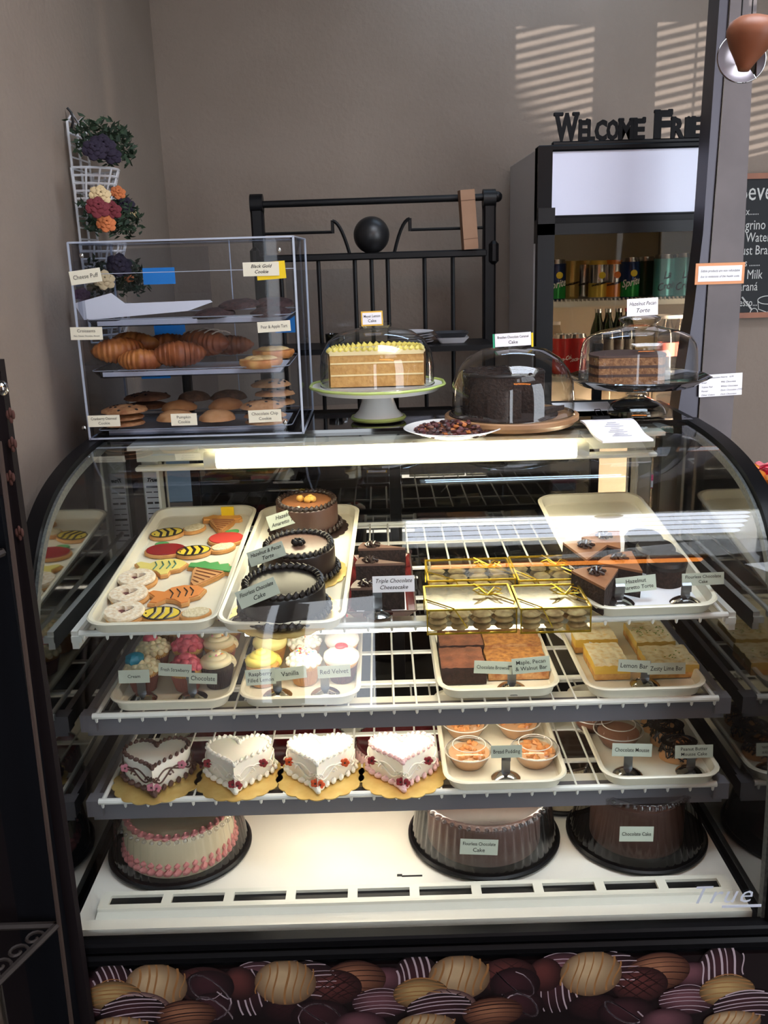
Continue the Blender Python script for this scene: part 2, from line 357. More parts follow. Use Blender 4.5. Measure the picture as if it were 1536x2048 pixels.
def wire_shelf(z, yf, yb, name_label, channel, rise=0.0):
    X = .588; zz = lambda y: z+rise*(y-yf)/(yb-yf)
    m = MB(); n = int(2*X/.0425)
    for i in range(n+1):
        x = -X+2*X*i/n
        m.tube([(x, yf-.004, z-.012), (x, yf-.004, z), (x, yf+.004, z+.001), (x, yb, zz(yb))], .0022, 6)
    for f in (.22, .5, .78, 1.0):
        y = yf+(yb-yf)*f; m.box((0, y, zz(y)-.006), (2*X, .012 if f < 1 else .02, .004))
    m.cyl((-X, yb, zz(yb)), (X, yb, zz(yb)), .0045)
    for sx in (-1, 1): m.cyl((sx*X, yf, z), (sx*X, yb, zz(yb)), .0045, 8)
    so_ = cp(m, 'wire_shelf', M_wire, label=name_label)
    m = MB(); m.cyl((-X-.008, yf-.002, z-.002), (X+.008, yf-.002, z-.002), .0062, 10)
    for i in range(n+1):
        x = -X+2*X*i/n; m.lathe([(.0001, -.015), (.0026, -.012), (.0036, -.004)], 6, (x, yf-.006, z))
    cp(m, 'front_lip', M_wire, so_)
    for sx in (-1, 1):
        m = MB(); m.box((sx*(X+.022), (yf+2.2)/2+.01, z-.02), (.012, 2.2-yf, .035)); m.box((sx*(X+.018), yf+.012, z-.018), (.03, .03, .034) if channel else (.02, .01, .012)); cp(m, 'bracket', M_wire if not channel else M_channel, so_)
    if channel:
        m = MB(); m.box((0, yf+.012, z-.032), (2*X+.05, .006, .034)); m.box((0, yf+.02, z-.012), (2*X+.05, .03, .004)); cp(m, 'price_channel', M_channel, so_)
    m = MB(); m.box((0, yf+.05, z-.019), (.94, .036, .01)); hs = cp(m, 'lamp_housing', M_white, so_)
    m = MB(); m.cyl((-.30, yf+.05, z-.03), (.30, yf+.05, z-.03), .008, 10); cp(m, 'shelf_lamp', emat('shelf_tube_light', (255, 241, 220), SHELF_LIGHT), so_)
    return so_
Z1, Z2, Z3, ZD = .918, .742, .572, .405
wire_shelf(Z1, 1.585, 2.2, 'upper white wire shelf', False, .012)
wire_shelf(Z2, 1.600, 2.12, 'middle white wire shelf', True)
wire_shelf(Z3, 1.577, 2.05, 'lower white wire shelf', True)
Z1 += .004; Z2 += .003; Z3 += .003

# printed front panel: a flat photographic print of drizzled chocolates
PY = 1.376
pv = []; pf = []; pc = []
def pp(px, py): q = ony(px, py, PY); return q.x, q.z
def addpoly(vs, cols, fan, layer):
    o = len(pv)
    for (x, z), c in zip(vs, cols): pv.append((x, PY-.0002*layer, z)); pc.append(c)
    n = len(vs)-1
    for i in range(n): pf.append((o+i, o+(i+1) % n, o+n))
def choc(cx, cy, rx, ry, ca, cb, stripes, layer, seed, rot=0, nst=7, tone=None):
    rd = random.Random(seed); x0, z0 = cx, cy; n = 28; layer = layer*1.2+(seed % 40)*.03; rx *= 1.34; ry *= 1.36; ca = tuple(c*.95 for c in ca); cb = tuple(c*.7 for c in cb)
    if stripes: stripes = (stripes[0], tuple(c*.8 for c in stripes[1]), stripes[2]*.8)
    e = [((rx*cos(2*pi*i/n)*cos(rot)-ry*sin(2*pi*i/n)*sin(rot))+x0, (rx*cos(2*pi*i/n)*sin(rot)+ry*sin(2*pi*i/n)*cos(rot))+z0) for i in range(n)]
    # concentric rings so that the printed colour runs from its light middle to its dark rim
    o = len(pv); fr_ = (1, .8, .55, .25)
    for k, f in enumerate(fr_):
        t = 1-f
        for (x, z) in e:
            px = x0+(x-x0)*f-rx*.2*(1-f); pz = z0+(z-z0)*f+ry*.3*(1-f)
            pv.append((px, PY-.0002*layer, pz)); pc.append(tuple(cb[j]+(ca[j]-cb[j])*(t**.7) for j in range(3)))
    for k in range(3):
        for i in range(n):
            j = (i+1) % n; pf.append((o+k*n+i, o+k*n+j, o+(k+1)*n+j, o+(k+1)*n+i))
    pf.append(tuple(o+3*n+i for i in range(n)))
    for s in range(nst):
        if not stripes: break
        mode, sc, w = stripes
        u = -0.85+1.7*s/(nst-1)+rd.uniform(-.06, .06); pts = []
        for i in range(9):
            t = -1+i/4; h = sqrt(max(0, 1-u*u))
            if mode == 'v': q = (u*rx+rx*.12*sin(t*2), t*h*ry*.97)
            elif mode == 'h': q = (t*h*rx*.97, u*ry+ry*.25*(1-t*t)*.8)
            elif mode == 'x': a = (pi/4 if s % 2 else -pi/4); uu = u*.7; q = ((t*cos(a)*.8-uu*sin(a)*.8)*rx, (t*sin(a)*.8+uu*cos(a)*.8)*ry)
            else: a = u*2+seed; q = (rx*(.75*cos(a+t*1.7)), ry*(.75*sin(a*1.3+t*2.2)))
            pts.append((x0+q[0]*cos(rot)-q[1]*sin(rot), z0+q[0]*sin(rot)+q[1]*cos(rot)))
        o = len(pv); k = w*rd.uniform(.6, 1.3)
        for i, (x, z) in enumerate(pts):
            a = pts[max(0, i-1)]; b = pts[min(8, i+1)]; l = sqrt((b[0]-a[0])**2+(b[1]-a[1])**2) or 1
            nx, nz = -(b[1]-a[1])/l*k, (b[0]-a[0])/l*k
            pv.append((x+nx, PY-.0002*layer-.000015, z+nz)); pv.append((x-nx, PY-.0002*layer-.000015, z-nz)); pc.extend((sc, sc))
        for i in range(8): pf.append((o+2*i, o+2*i+1, o+2*i+3, o+2*i+2))
CR, CRD = (222, 194, 152), (142, 108, 78); DK, DKD = (74, 40, 46), (30, 16, 20); MV, MVD = (128, 84, 92), (62, 34, 42); BR, BRD = (176, 122, 90), (84, 46, 36); RB, RBD = (112, 58, 54), (50, 26, 28)
WH, DR, TN = (226, 204, 214), (48, 24, 24), (190, 134, 80)
MPP = pp(1000, 1950)[0]-pp(999, 1950)[0]
tile = [(515, 1905, 50, 38, MV, MVD, ('h', WH, .0009), 1, 0), (600, 1897, 54, 36, DK, DKD, ('h', WH, .0013), 2, .2), (706, 1912, 48, 34, BR, BRD, ('h', DR, .0012), 2, .1),
        (668, 1975, 42, 32, RB, RBD, ('x', DR, .0014), 2, 0), (570, 1950, 46, 40, CR, CRD, ('v', TN, .0022), 3, 0), (500, 1985, 38, 42, DK, DKD, ('v', WH, .0016), 1, .3),
        (835, 1910, 36, 42, DK, DKD, ('v', WH, .0020), 1, .3), (772, 1955, 30, 22, MV, MVD, None, 1, 0), (918, 1902, 46, 40, CR, CRD, ('v', TN, .0022), 3, 0), (1015, 1908, 44, 32, RB, RBD, ('x', DR, .0012), 2, 0),
        (925, 1972, 40, 24, (60, 30, 34), DKD, ('x', DR, .001), 1, 0), (842, 1987, 42, 28, (206, 174, 116), (120, 88, 56), ('h', TN, .0015), 3, 0), (900, 2002, 40, 22, (210, 184, 176), (110, 74, 72), ('x', DR, .0011), 3, -.2),
        (762, 2006, 44, 26, MV, MVD, ('h', WH, .0008), 2, 0), (878, 2016, 50, 27, DK, DKD, ('h', WH, .0013), 4, .1), (985, 2024, 46, 27, BR, BRD, ('h', DR, .0012), 4, .1), (852, 2048, 44, 20, CR, CRD, ('v', TN, .002), 5, 0),
        (1030, 1968, 38, 30, DK, DKD, ('s', WH, .0012), 2, 0), (1040, 2010, 36, 28, DK, DKD, ('s', WH, .0014), 2, 0), (640, 2030, 44, 28, DK, DKD, ('s', WH, .0013), 2, 0), (720, 2050, 40, 26, MV, MVD, None, 3, 0), (575, 2020, 40, 24, (60, 30, 34), DKD, ('x', DR, .001), 1, 0), (1090, 1940, 26, 30, RB, RBD, None, 1, 0)]
for rep in (-1, 0, 1):
    for i, (cx, cy, rx, ry, ca, cb, stp, ly_, ro) in enumerate(tile):
        x, z = pp(cx+rep*612, cy-rep*6)
        if x < -.70 or x > .70: continue
        if abs(x) > .615: continue
        choc(x, min(z, .318), rx*MPP, ry*MPP, ca, cb, stp, ly_, i+rep*40, ro)
me = bpy.data.meshes.new('chocolate_print'); me.from_pydata([tuple(CI @ V(p)) for p in pv], [], pf)
ca_ = me.color_attributes.new('Col', 'FLOAT_COLOR', 'POINT')
for i, c in enumerate(pc): ca_.data[i].color = lin(c)
pm = bpy.data.materials.new('printed_vinyl'); pm.use_nodes = True; b = pm.node_tree.nodes['Principled BSDF']; b.inputs['Roughness'].default_value = .35
at = pm.node_tree.nodes.new('ShaderNodeVertexColor'); at.layer_name = 'Col'; pm.node_tree.links.new(at.outputs[0], b.inputs['Base Color'])
me.materials.append(pm); o = bpy.data.objects.new('chocolate_print', me); COL.objects.link(o); o.parent = case; o['label'] = 'printed panel picturing drizzled chocolates'
m = MB(); m.box((0, 1.385, .175), (1.30, .016, .35)); cp(m, 'front_panel', mat('print_background', (22, 12, 14), .35))

# ------------------------------------------------------------ cards and their chrome holders
def card(px, py, Y, wpx, hpx, lines, label, rot=0, paper=None, shear=0, edge=None, group=None, tilt=8, cat='label card', off=0, P=None, size=None):
    p = P or ony(px, py, Y); sc = (p-CAM).dot(_f)/FPX; w, h = wpx*sc, hpx*sc
    o = T('name_card', label, cat, p, group=group); o.rotation_euler = (-R(tilt), R(rot), 0)
    m = MB(); m.box((0, 0, 0), (w, .0006, h)); m.build('card', paper or M_green, o, smooth=0)
    if edge: 
        m = MB(); m.box((0, .0006, 0), (w*1.14, .0006, h*1.25)); m.build('border', edge, o, smooth=0)
    n = len(lines); s0 = size or min(h*.62/n*1.15, .013)
    for i, l in enumerate(lines):
        text(l, s0, M_ink, o, Tr(0, -.0006, (n-1)/2*h*.40-i*h*.40) @ FACE, fit=w*.86, shear=shear, off=off or .00006)
    return o
hold0 = None
def holder(px, py, base_pt, top_z, label, rt=None):
    global hold0
    o = T('card_holder', label, 'card holder', base_pt, group=None)
    m = MB(); m.lathe([(.0285, 0), (.0285, .002), (.024, .006), (.014, .011), (.004, .0135), (.0001, .0135)], 28); m.lathe([(.0001, 0), (.0285, 0)], 28); m.build('base', M_chrome, o)
    h = top_z-base_pt.z; m = MB()
    m.loft([[(x, y, z) for x in (-.0085, .0085)] for y, z in ((.001, .010), (0, .016), (0, h-.006), (-.003, h), (-.006, h-.003), (-.006, h-.016))], False)
    m.loft([[(x, y+.0012, z) for x in (-.0085, .0085)] for y, z in ((.001, .010), (0, .016), (0, h-.006), (-.003, h+.0012), (-.007, h-.003), (-.007, h-.016))], False)
    m.build('clip', mat('dull_steel_clip', (130, 132, 136), .3, metal=.9), o)
    return o

# ------------------------------------------------------------ trays
def tray(name, pf_, pb, w, label, h=.024, mt=None, drop=0):
    """pf_, pb: rim centre at the front and at the back"""
    d = (pb-pf_); L = d.length; o = T(name, label, 'tray', pf_-V((0, 0, h)))
    yaw = atan2(-d.x, d.y); pit = math.asin(d.z/L); o.rotation_euler = (pit, 0, yaw)
    m = MB(); a, b = w/2, L/2; c = (0, b)
    def ring(da, z, r): return [(x, y+b, z) for x, y in rrect(a-da, b-da, max(r-da*.5, .004))]
    m.loft([ring(.016, .001, .036), ring(.012, .001, .038), ring(.006, h-.004, .042), ring(0, h-.004, .044), ring(-.001, h-.001, .044), ring(.002, h+.001, .043), ring(.008, h, .042), ring(.013, .005, .038), ring(.017, .0035, .036)])
    n = len(ring(0, 0, .04))
    for z, dd in ((.001, .016), (.0035, .017)):
        rg = ring(dd, z, .036); m.add(rg, [tuple(range(n)) if z > .002 else tuple(range(n-1, -1, -1))])
    m.build('tray_body', mt or M_tray, o)
    M = Matrix.LocRotScale(o.location, o.rotation_euler, None)
    return o, M
def in_tray(M, px, py, h=.0036):    # point on the tray floor + its rotation
    P = M @ V((0, 0, h)); N = (M.to_3x3() @ V((0, 0, 1))); return onpl(px, py, P, N)
# ------------------------------------------------------------ food builders
def rope(mb, pts, r, n, mi=0, lean=.6, closed=True, flat=.8):
    """piped shell border along a path"""
    pts = [V(p) for p in pts]; L = len(pts)
    for i in range(n):
        t = i/n*(L if closed else L-1); k = int(t); f = t-k; p = pts[k % L].lerp(pts[(k+1) % L], f)
        d = (pts[(k+1) % L]-pts[k % L]).normalized(); a = atan2(d.y, d.x)+lean
        M = Tr(*p) @ Rz(a)
        mb.ball((0, 0, 0), (r*1.25, r*.72, r*flat), 8, 5, mi, M)
        mb.tube([(-r*.9, -r*.2, r*.35), (0, -r*.1, r*.85), (r*.9, .2*r, r*.4)], [r*.2, r*.3, r*.15], 5, mi, M)
def ringpts(r, z, n=40): return [(r*cos(2*pi*i/n), r*sin(2*pi*i/n), z) for i in range(n)]
def doily(r, sc=18, amp=.05):
    return [(r*(1+amp*abs(sin(sc*a/2)))*cos(a), r*(1+amp*abs(sin(sc*a/2)))*sin(a)) for a in [2*pi*i/(sc*6) for i in range(sc*6)]]
def torte(loc, r, h, label, top_mat, side_mat, bord_mat, topping, board=M_board, rz=0):
    o = T('chocolate_torte', label, 'cake', loc, rz)
    m = MB(); m.prism(doily(r*1.28, 22, .04), 0, .002); m.build('cake_board', board, o)
    m = MB(); m.lathe([(.0001, .003), (r, .003), (r*1.0, h*.9), (r*.985, h*.97), (r*.95, h)], 48); b = m.build('cake_body', side_mat, o)
    m = MB(); m.lathe([(r*.955, h*.985), (r*.9, h*1.002), (.0001, h*1.004)], 48); m.build('top_glaze', top_mat, o)
    m = MB(); rope(m, ringpts(r*.9, h*1.04), r*.105, 34); m.build('top_border', bord_mat, o)
    m = MB(); rope(m, ringpts(r*1.06, .012), r*.11, 34); m.build('base_border', bord_mat, o)
    m = MB()
    if topping == 'nuts':
        for q in ((-.2, 0), (.12, .05), (.05, -.12), (.2, -.06)): m.ball((q[0]*r, q[1]*r, h+.008), (.009, .008, .008), 10, 7, 0, None, .15, 20, q[0]*9)
        m.build('hazelnut_topping', mat('toasted_nut', (226, 186, 96), .5, col2=(196, 146, 66), scale=60), o)
    elif topping == 'pecan':
        for i in range(6):
            a = i*pi/3; m.ball((.009*cos(a), .009*sin(a), h+.007), (.006, .004, .006), 8, 6, 0, None, .3, 30, i)
        m.build('rosette_topping', M_choc2, o)
    return o
def wedge(name, loc, rz, label, L=.11, h=.055, ang=32, group=None, frost=True, top=None, layers=True, scale=1):
    o = T(name, label, 'cake slice', loc, rz, group); a = R(ang/2)
    out = [(0, 0)]+[(L*sin(-a+2*a*i/8), L*cos(-a+2*a*i/8)) for i in range(9)][::-1]
    m = MB(); m.prism(out, 0, h); m.build('cake_slice', M_crumb if layers else M_choc, o, smooth=30)
    m = MB(); m.prism([(x*1.005, y*1.005+.0003) for x, y in out], h, h+.005); m.build('glaze', top or M_mchoc, o, smooth=30)
    if frost:
        m = MB(); cy = L*.72
        for i in range(7):
            b = 2*pi*i/7; m.tube([(0, cy, h+.005), (.010*cos(b-.4), cy+.010*sin(b-.4), h+.012), (.016*cos(b), cy+.016*sin(b), h+.008), (.011*cos(b+.4), cy+.011*sin(b+.4), h+.006)], .0028, 6)
        m.build('rosette', mat('glossy_choc_piping', (58, 42, 38), .22, coat=.4), o)
    return o
WR = {}
def cupcake(loc, wrap, frost, style, top, label, group, rz=0):
    o = T('cupcake', label, 'cupcake', loc, rz, group)
    m = MB(); m.lathe([(.0001, 0), (.023, 0), (.0335, .040)], 96, rf=lambda a, k: 1+(.030 if k else .02)*(1 if int(a/(2*pi)*96+.5) % 2 else -1)); m.build('paper_wrapper', wrap, o, smooth=0)
    m = MB(); m.lathe([(.033, .036), (.0345, .044), (.030, .050), (.0001, .053)], 32); m.build('cake', M_cake if wrap.name != 'dark_wrapper' else M_crumb, o)
    m = MB()
    if style == 'swirl':
        for k in range(1):
            pts = []; rr = []
            for i in range(120):
                t = i/119; a = t*2*pi*3.2; r = .030*(1-t)**.8; pts.append((r*cos(a), r*sin(a), .047+.026*t**.9)); rr.append(.0105*(1-t*.45))
            m.tube(pts, rr, 8, 0)
        m.ball((0, 0, .052), (.031, .031, .018), 24, 10)
    elif style == 'dome':
        m.lathe([(.034, .043), (.0375, .050), (.036, .058), (.026, .066), (.012, .0705), (.0001, .072)], 40)
    elif style == 'dots':
        m.ball((0, 0, .050), (.032, .032, .017), 24, 10)
        rd = random.Random(label)
        for r, n, z, s in ((.031, 13, .048, .0078), (.023, 10, .058, .0075), (.013, 6, .065, .007), (.0, 1, .069, .007)):
            for i in range(n):
                a = 2*pi*i/n+r*50; m.ball((r*cos(a), r*sin(a), z+rd.uniform(-.001, .001)), (s, s, s*.9), 8, 6)
    elif style == 'ruffle':
        m.ball((0, 0, .051), (.031, .031, .018), 24, 10)
        for r, n, z in ((.026, 9, .050), (.015, 6, .061), (.003, 2, .068)):
            for i in range(n):
                a = 2*pi*i/n+r*40; M = Tr(r*cos(a), r*sin(a), z) @ Rz(a)
                m.lathe([(.0105, -.004), (.0115, 0), (.008, .006), (.003, .009), (.0001, .008)], 14, (0, 0, 0), 0, M, rf=lambda b, k: 1+.12*sin(5*b))
    m.build('frosting', frost, o, smooth=60)
    if top == 'sprinkles':
        cols = [(226, 60, 60), (250, 210, 60), (80, 190, 220), (240, 140, 60), (120, 200, 100), (250, 250, 250), (60, 70, 180), (240, 130, 170)]
        mts = [mat('sprinkle_%s' % n_, c, .4) for n_, c in zip(('red', 'yellow', 'aqua', 'orange', 'lime', 'white', 'blue', 'pink'), cols)]
        m = MB(); rd = random.Random(label+'s')
        for i in range(26):
            a = rd.uniform(0, 6.28); r = .019*sqrt(rd.random()); b = rd.uniform(0, 6.28); z = .0765-r*r*22 if style != 'dome' else .073
            m.ball((r*cos(a), r*sin(a), z-.002), (.0022, .0022, .0022) if i % 2 else (.0035, .0013, .0013), 6, 4, i % 8, Tr(0, 0, 0))
        p = m.build('sprinkles', mts, o); p['kind'] = 'stuff'
    elif top == 'rose':
        m = MB(); pts = []; rr = []
        for i in range(60):
            t = i/59; a = t*2*pi*2.6; r = .0105*(1-t)**.8; pts.append((r*cos(a), r*sin(a), .073+.006*t)); rr.append(.0042*(1-t*.4))
        m.tube(pts, rr, 7); m.build('red_rosette', mat('red_frosting', (200, 40, 44), .4), o)
    return o
W_TAN = mat('tan_wrapper', (196, 146, 96), .6); W_BR = mat('brown_wrapper', (116, 66, 54), .6); W_DK = mat('dark_wrapper', (46, 26, 30), .6); W_RED = mat('maroon_wrapper', (86, 30, 36), .6); W_PK = mat('rosy_wrapper', (150, 90, 78), .6)
F_VAN = mat('vanilla_frosting', (240, 222, 182), .5, sss=.1); F_WH = mat('white_frosting', (246, 240, 228), .5, sss=.1); F_YEL = mat('lemon_frosting', (244, 226, 118), .5, sss=.1); F_PY = mat('pale_lemon_frosting', (248, 236, 160), .5, sss=.1)
F_PK = mat('pink_frosting', (226, 112, 128), .5, sss=.1, col2=(206, 80, 100), scale=120); F_TEAL = mat('teal_frosting', (20, 124, 150), .45)

def heart(s, n=44):
    o = []
    for i in range(n):
        t = 2*pi*i/n; x = 16*sin(t)**3; y = 13*cos(t)-5*cos(2*t)-2*cos(3*t)-cos(4*t); o.append((x*s/17, y*s/17+s*.1))
    return o[::-1]
def heart_cake(loc, label, bord, side_deco, flower, fl_pos, rz=0):
    o = T('heart_cake', label, 'cake', loc, rz); s = .070; h = .060
    m = MB(); m.prism(doily(.084, 18, .06), 0, .002); m.build('gold_doily', M_board, o)
    hp = heart(s); m = MB(); m.prism(hp, .003, h, bv=.006); m.build('cake_body', M_icing, o, smooth=50)
    m = MB(); rope(m, [(x*.95, y*.95, h+.001) for x, y in hp], .0052, 40); m.build('top_border', bord, o)
    m = MB(); rope(m, [(x*1.06, y*1.06, .008) for x, y in hp], .007, 36); m.build('base_border', bord, o)
    m = MB(); k0 = min(range(len(hp)), key=lambda i: hp[i][1]); nh = len(hp)
    for sx in (-1, 1):          # piped vines on the two front faces
        for ph, am, zc_ in ((0, .010, .030), (1.6, .007, .036)):
            pts = []
            for i in range(40):
                t = 1.2+i*.29; a_ = V(hp[int(k0+sx*t) % nh]); b_ = V(hp[int(k0+sx*(t+1)) % nh]); f = t-int(t); q = a_.lerp(b_, f)*1.035
                pts.append((q.x, q.y, zc_+am*sin(t*1.15+ph)))
            m.tube(pts, .0017, 5)
        for t in (3.2, 6.4, 9.6):
            q = V(hp[int(k0+sx*t) % nh])*1.045
            m.tube([(q.x+.006*cos(u)*(1-u/7)*sx, q.y, .030+.008*sin(u)*(1-u/7)) for u in [.5*k for k in range(12)]], .0016, 5)
    m.build('piped_scroll', side_deco, o)
    tips = [(-9, .036), (-3, .020), (3, .017), (8, .038)]; it = min(range(len(hp)), key=lambda i: hp[i][1])
    for di, z in tips:
        x, y = hp[(it+di) % len(hp)]; y -= .006; x *= 1.03
        m = MB()
        for i in range(5):
            a = 2*pi*i/5; m.ball((x+.0052*cos(a), y, z+.0052*sin(a)), (.0046, .003, .0046), 7, 5)
        m.ball((x, y-.002, z), .002, 6, 4, 1); m.build('icing_flower', [flower, M_choc], o)
    return o
def dome_box(loc, r, h, label, cake_top, cake_side, border, tint, cakelabel, cr=.8, ch=.6, lid_top=.86, top_ring=True, rz=0):
    o = T('domed_cake_box', label, 'cake container', loc, rz)
    m = MB(); m.lathe([(.0001, 0), (r*.92, 0), (r*1.0, .006), (r*1.0, .010), (r*.97, .013), (r*.93, .008), (.0001, .007)], 72, rf=lambda a, k: 1+(.008*sin(36*a) if k in (1, 2, 3) else 0)); m.build('base_tray', M_black, o)
    m = MB(); n = 96
    rb = r*.93; rt = r*lid_top
    m.lathe([(rb, .010), (rb*.995, .02), (rt, h-.012), (rt*.975, h-.002), (rt*.93, h), (rt*.9, h-.003), (.0001, h-.003)], n*2, rf=lambda a, k: 1+(.016*sin(n/2*a) if k in (1, 2, 3) else 0)); m.build('clear_lid', tint, o, smooth=70)
    m = MB()
    for i in range(48):
        a = 2*pi*(i+.5)/48; m.ball((rt*.985*cos(a), rt*.985*sin(a), h-.006), (.005, .005, .004), 7, 5)
    m.build('scalloped_rim', tint, o)
    c = T('boxed_cake', cakelabel, 'cake', V(loc)+V((0, 0, .008)), rz); R_ = r*cr; H = h*ch
    m = MB(); m.lathe([(.0001, 0), (R_, 0), (R_, H*.92), (R_*.97, H)], 56); m.build('cake_body', cake_side, c)
    m = MB(); m.lathe([(R_*.97, H), (.0001, H+.001)], 56); m.build('top_icing', cake_top, c)
    if border:
        m = MB(); rope(m, ringpts(R_*.92, H+.002), R_*.075, 36); m.build('top_border', border, c)
        m = MB(); rope(m, ringpts(R_*1.0, .012), R_*.085, 40); rope(m, ringpts(R_*1.0, .026), R_*.06, 40); m.build('base_border', border, c)
    return o, c
def cup(loc, content, label, group, crumb=None):
    o = T('dessert_cup', label, 'dessert cup', loc, 0, group)
    m = MB(); m.lathe([(.0001, 0), (.026, 0), (.030, .004), (.038, .018), (.042, .030)], 36); m.build('cup', M_plas, o)
    m = MB(); m.lathe([(.0001, .001), (.0255, .001), (.0295, .005), (.0372, .018), (.0385, .026), (.0001, .029)], 36)
    m.build('filling', content, o)
    if crumb:
        m = MB(); rd = random.Random(label)
        for i in range(22):
            a = rd.uniform(0, 6.28); r = .032*sqrt(rd.random()); m.ball((r*cos(a), r*sin(a), .029), (rd.uniform(.004, .009), rd.uniform(.004, .008), .0045), 7, 5, 0, None, .5, 25, i)
        m.build('bread_topping', crumb, o)
    m = MB(); m.lathe([(.0425, .029), (.046, .030), (.046, .032), (.043, .033), (.041, .038), (.033, .0425), (.030, .0425), (.029, .041), (.0001, .041)], 40); m.build('clear_lid', M_plas, o)
    m = MB(); m.tube(ringpts(.0455, .031, 40), .0012, 6, closed=True); m.tube(ringpts(.031, .043, 40), .0009, 6, closed=True); m.build('lid_rim', mat('plastic_rim', (214, 208, 200), .2), o)
    return o
def slab(name, loc, w, d, h, rz, side, topm, label, cat, tilt=None, rough=.0012, group=None, crust=None):
    o = T(name, label, cat, loc, rz, group)
    if tilt: o.rotation_euler = tilt
    m = MB(); nx, ny = 18, 14; rd = random.Random(label)
    g = [[(-w/2+w*i/nx+(rough*noise.noise(V((i*.7, j*.7, w*90))) if i in (0, nx) or j in (0, ny) else 0), -d/2+d*j/ny, h+rough*1.6*noise.noise(V((i*.5, j*.5, w*50+h*90)))) for i in range(nx+1)] for j in range(ny+1)]
    m.loft(g, False); edge = [g[0][i] for i in range(nx+1)]+[g[j][nx] for j in range(1, ny+1)]+[g[ny][i] for i in range(nx-1, -1, -1)]+[g[j][0] for j in range(ny-1, 0, -1)]
    m.build('top_crust', topm, o, smooth=60)
    m = MB(); m.loft([[(x, y, h*.42) for x, y, z in edge], [(x*1.01, y*1.01, (h*.42+z)/2) for x, y, z in edge], edge], True); m.build('bar_body', side, o, smooth=0)
    m = MB(); m.loft([[(x, y, 0) for x, y, z in edge], [(x*1.01, y*1.01, h*.2) for x, y, z in edge], [(x, y, h*.42) for x, y, z in edge]], True); m.build('bar_base', crust or side, o, smooth=0)
    return o

# ------------------------------------------------------------ upper shelf
tA, MA = tray('serving_tray', onz(297, 1246, Z1+.024), onz(416, 1011, 1.0), .243, 'cream tray of decorated sugar cookies with yellow tag at its far edge')
m = MB(); m.box((.055, .565, .026), (.03, .003, .022), M=None); m.build('yellow_tag', mat('yellow_paper', (232, 198, 20), .7), tA, smooth=0)
tB, MB_ = tray('serving_tray', onz(558, 1245, Z1+.024), onz(622, 1009, 1.0), .234, 'cream tray carrying three whole dark chocolate tortes')
tC, MC = tray('serving_tray', onz(1315, 1212, Z1+.024), onz(1172, 985, 1.02), .242, 'cream tray of chocolate slices at right end of top shelf')
def rot_of(M): return M.to_euler()
eA, eB, eC = rot_of(MA), rot_of(MB_), rot_of(MC)
def flat_thing(name, label, cat, M, px, py, rz, group=None, h=.0045):
    p = in_tray(M, px, py, h); o = T(name, label, cat, p, 0, group); o.scale = (1.1, 1.14, 1.1) if 'linzer' in name else (1.15, 1.38, 1.15); e = M.to_3x3() @ Matrix.Rotation(rz, 3, 'Z'); o.rotation_euler = e.to_euler(); return o
IY = mat('yellow_icing', (236, 206, 70), .35); IB = mat('black_icing', (44, 36, 34), .35); IR = mat('red_icing', (206, 72, 62), .35); IRD = mat('deep_red_icing', (150, 34, 36), .35)
IG = mat('green_icing', (84, 160, 90), .4); IO = mat('orange_icing', (222, 138, 70), .4); IPO = mat('pale_orange_icing', (232, 166, 84), .4); IWH = mat('white_nonpareils', (234, 222, 190), .7, col2=(206, 190, 150), scale=200, bump=.9, bscale=220); IBR = mat('brown_icing', (160, 100, 64), .4); IPY = mat('pale_yellow_icing', (228, 210, 120), .4); IBL = mat('blue_green_piping', (60, 120, 110), .4)
def ell(cx, cy, a, b, rot=0, n=24): return [(cx+a*cos(t)*cos(rot)-b*sin(t)*sin(rot), cy+a*cos(t)*sin(rot)+b*sin(t)*cos(rot)) for t in [2*pi*i/n for i in range(n)]]
def bee(px, py, rz, label):
    o = flat_thing('bee_cookie', label, 'cookie', MA, px, py, rz, 'bee cookies')
    m = MB(); m.prism(ell(-.018, 0, .034, .021), 0, .007, bv=.002); m.prism(ell(.036, .006, .026, .017, .3), 0, .007, bv=.002); m.build('biscuit', M_bis, o)
    m = MB(); m.prism(ell(-.018, 0, .031, .0185), .0065, .009, bv=.0012); m.build('yellow_body', IY, o)
    m = MB()
    for x in (-.030, -.017, -.003):
        h_ = .0185*sqrt(max(0, 1-((x+.018)/.031)**2)); m.tube([(x-.004, -h_, .0088), (x+.002, 0, .0096), (x-.004, h_, .0088)], .0028, 6, flat=.4)
    m.tube([(p[0], p[1], .0086) for p in ell(-.018, 0, .031, .0185)], .0014, 5, closed=True, flat=.6); m.ball((-.042, -.003, .0095), .0016, 6, 4); m.build('black_stripes', IB, o)
    m = MB(); m.prism(ell(.037, .006, .022, .014, .3), .0065, .0088, bv=.001); m.build('sugared_wing', IWH, o)
def simple_cookie(name, px, py, rz, label, outline, icing, extra=None, group=None, bm=None):
    o = flat_thing(name, label, 'cookie', MA, px, py, rz, group)
    m = MB(); m.prism(outline, 0, .007, bv=.002); m.build('biscuit', bm or M_bis, o)
    m = MB(); m.prism([(x*.92, y*.92) for x, y in outline], .0065, .009, bv=.001); m.build('icing', icing, o)
    if extra: extra(o)
    return o
def leaf(o):
    m = MB(); m.prism(ell(.006, .028, .014, .006, .3), .004, .0095, bv=.002); m.build('green_leaf', IG, o)
bee(353, 1070, .35, 'bee cookie at the back left of the tray beside the orange carrot')
bee(407, 1107, .2, 'bee cookie in the middle, right of the dark red apple cookie')
bee(345, 1236, -.1, 'bee cookie at the front edge beside the linzer rings')
simple_cookie('apple_cookie', 453, 1083, 0, 'bright red apple cookie near the right rim of the tray', ell(0, 0, .036, .026), IR, leaf)
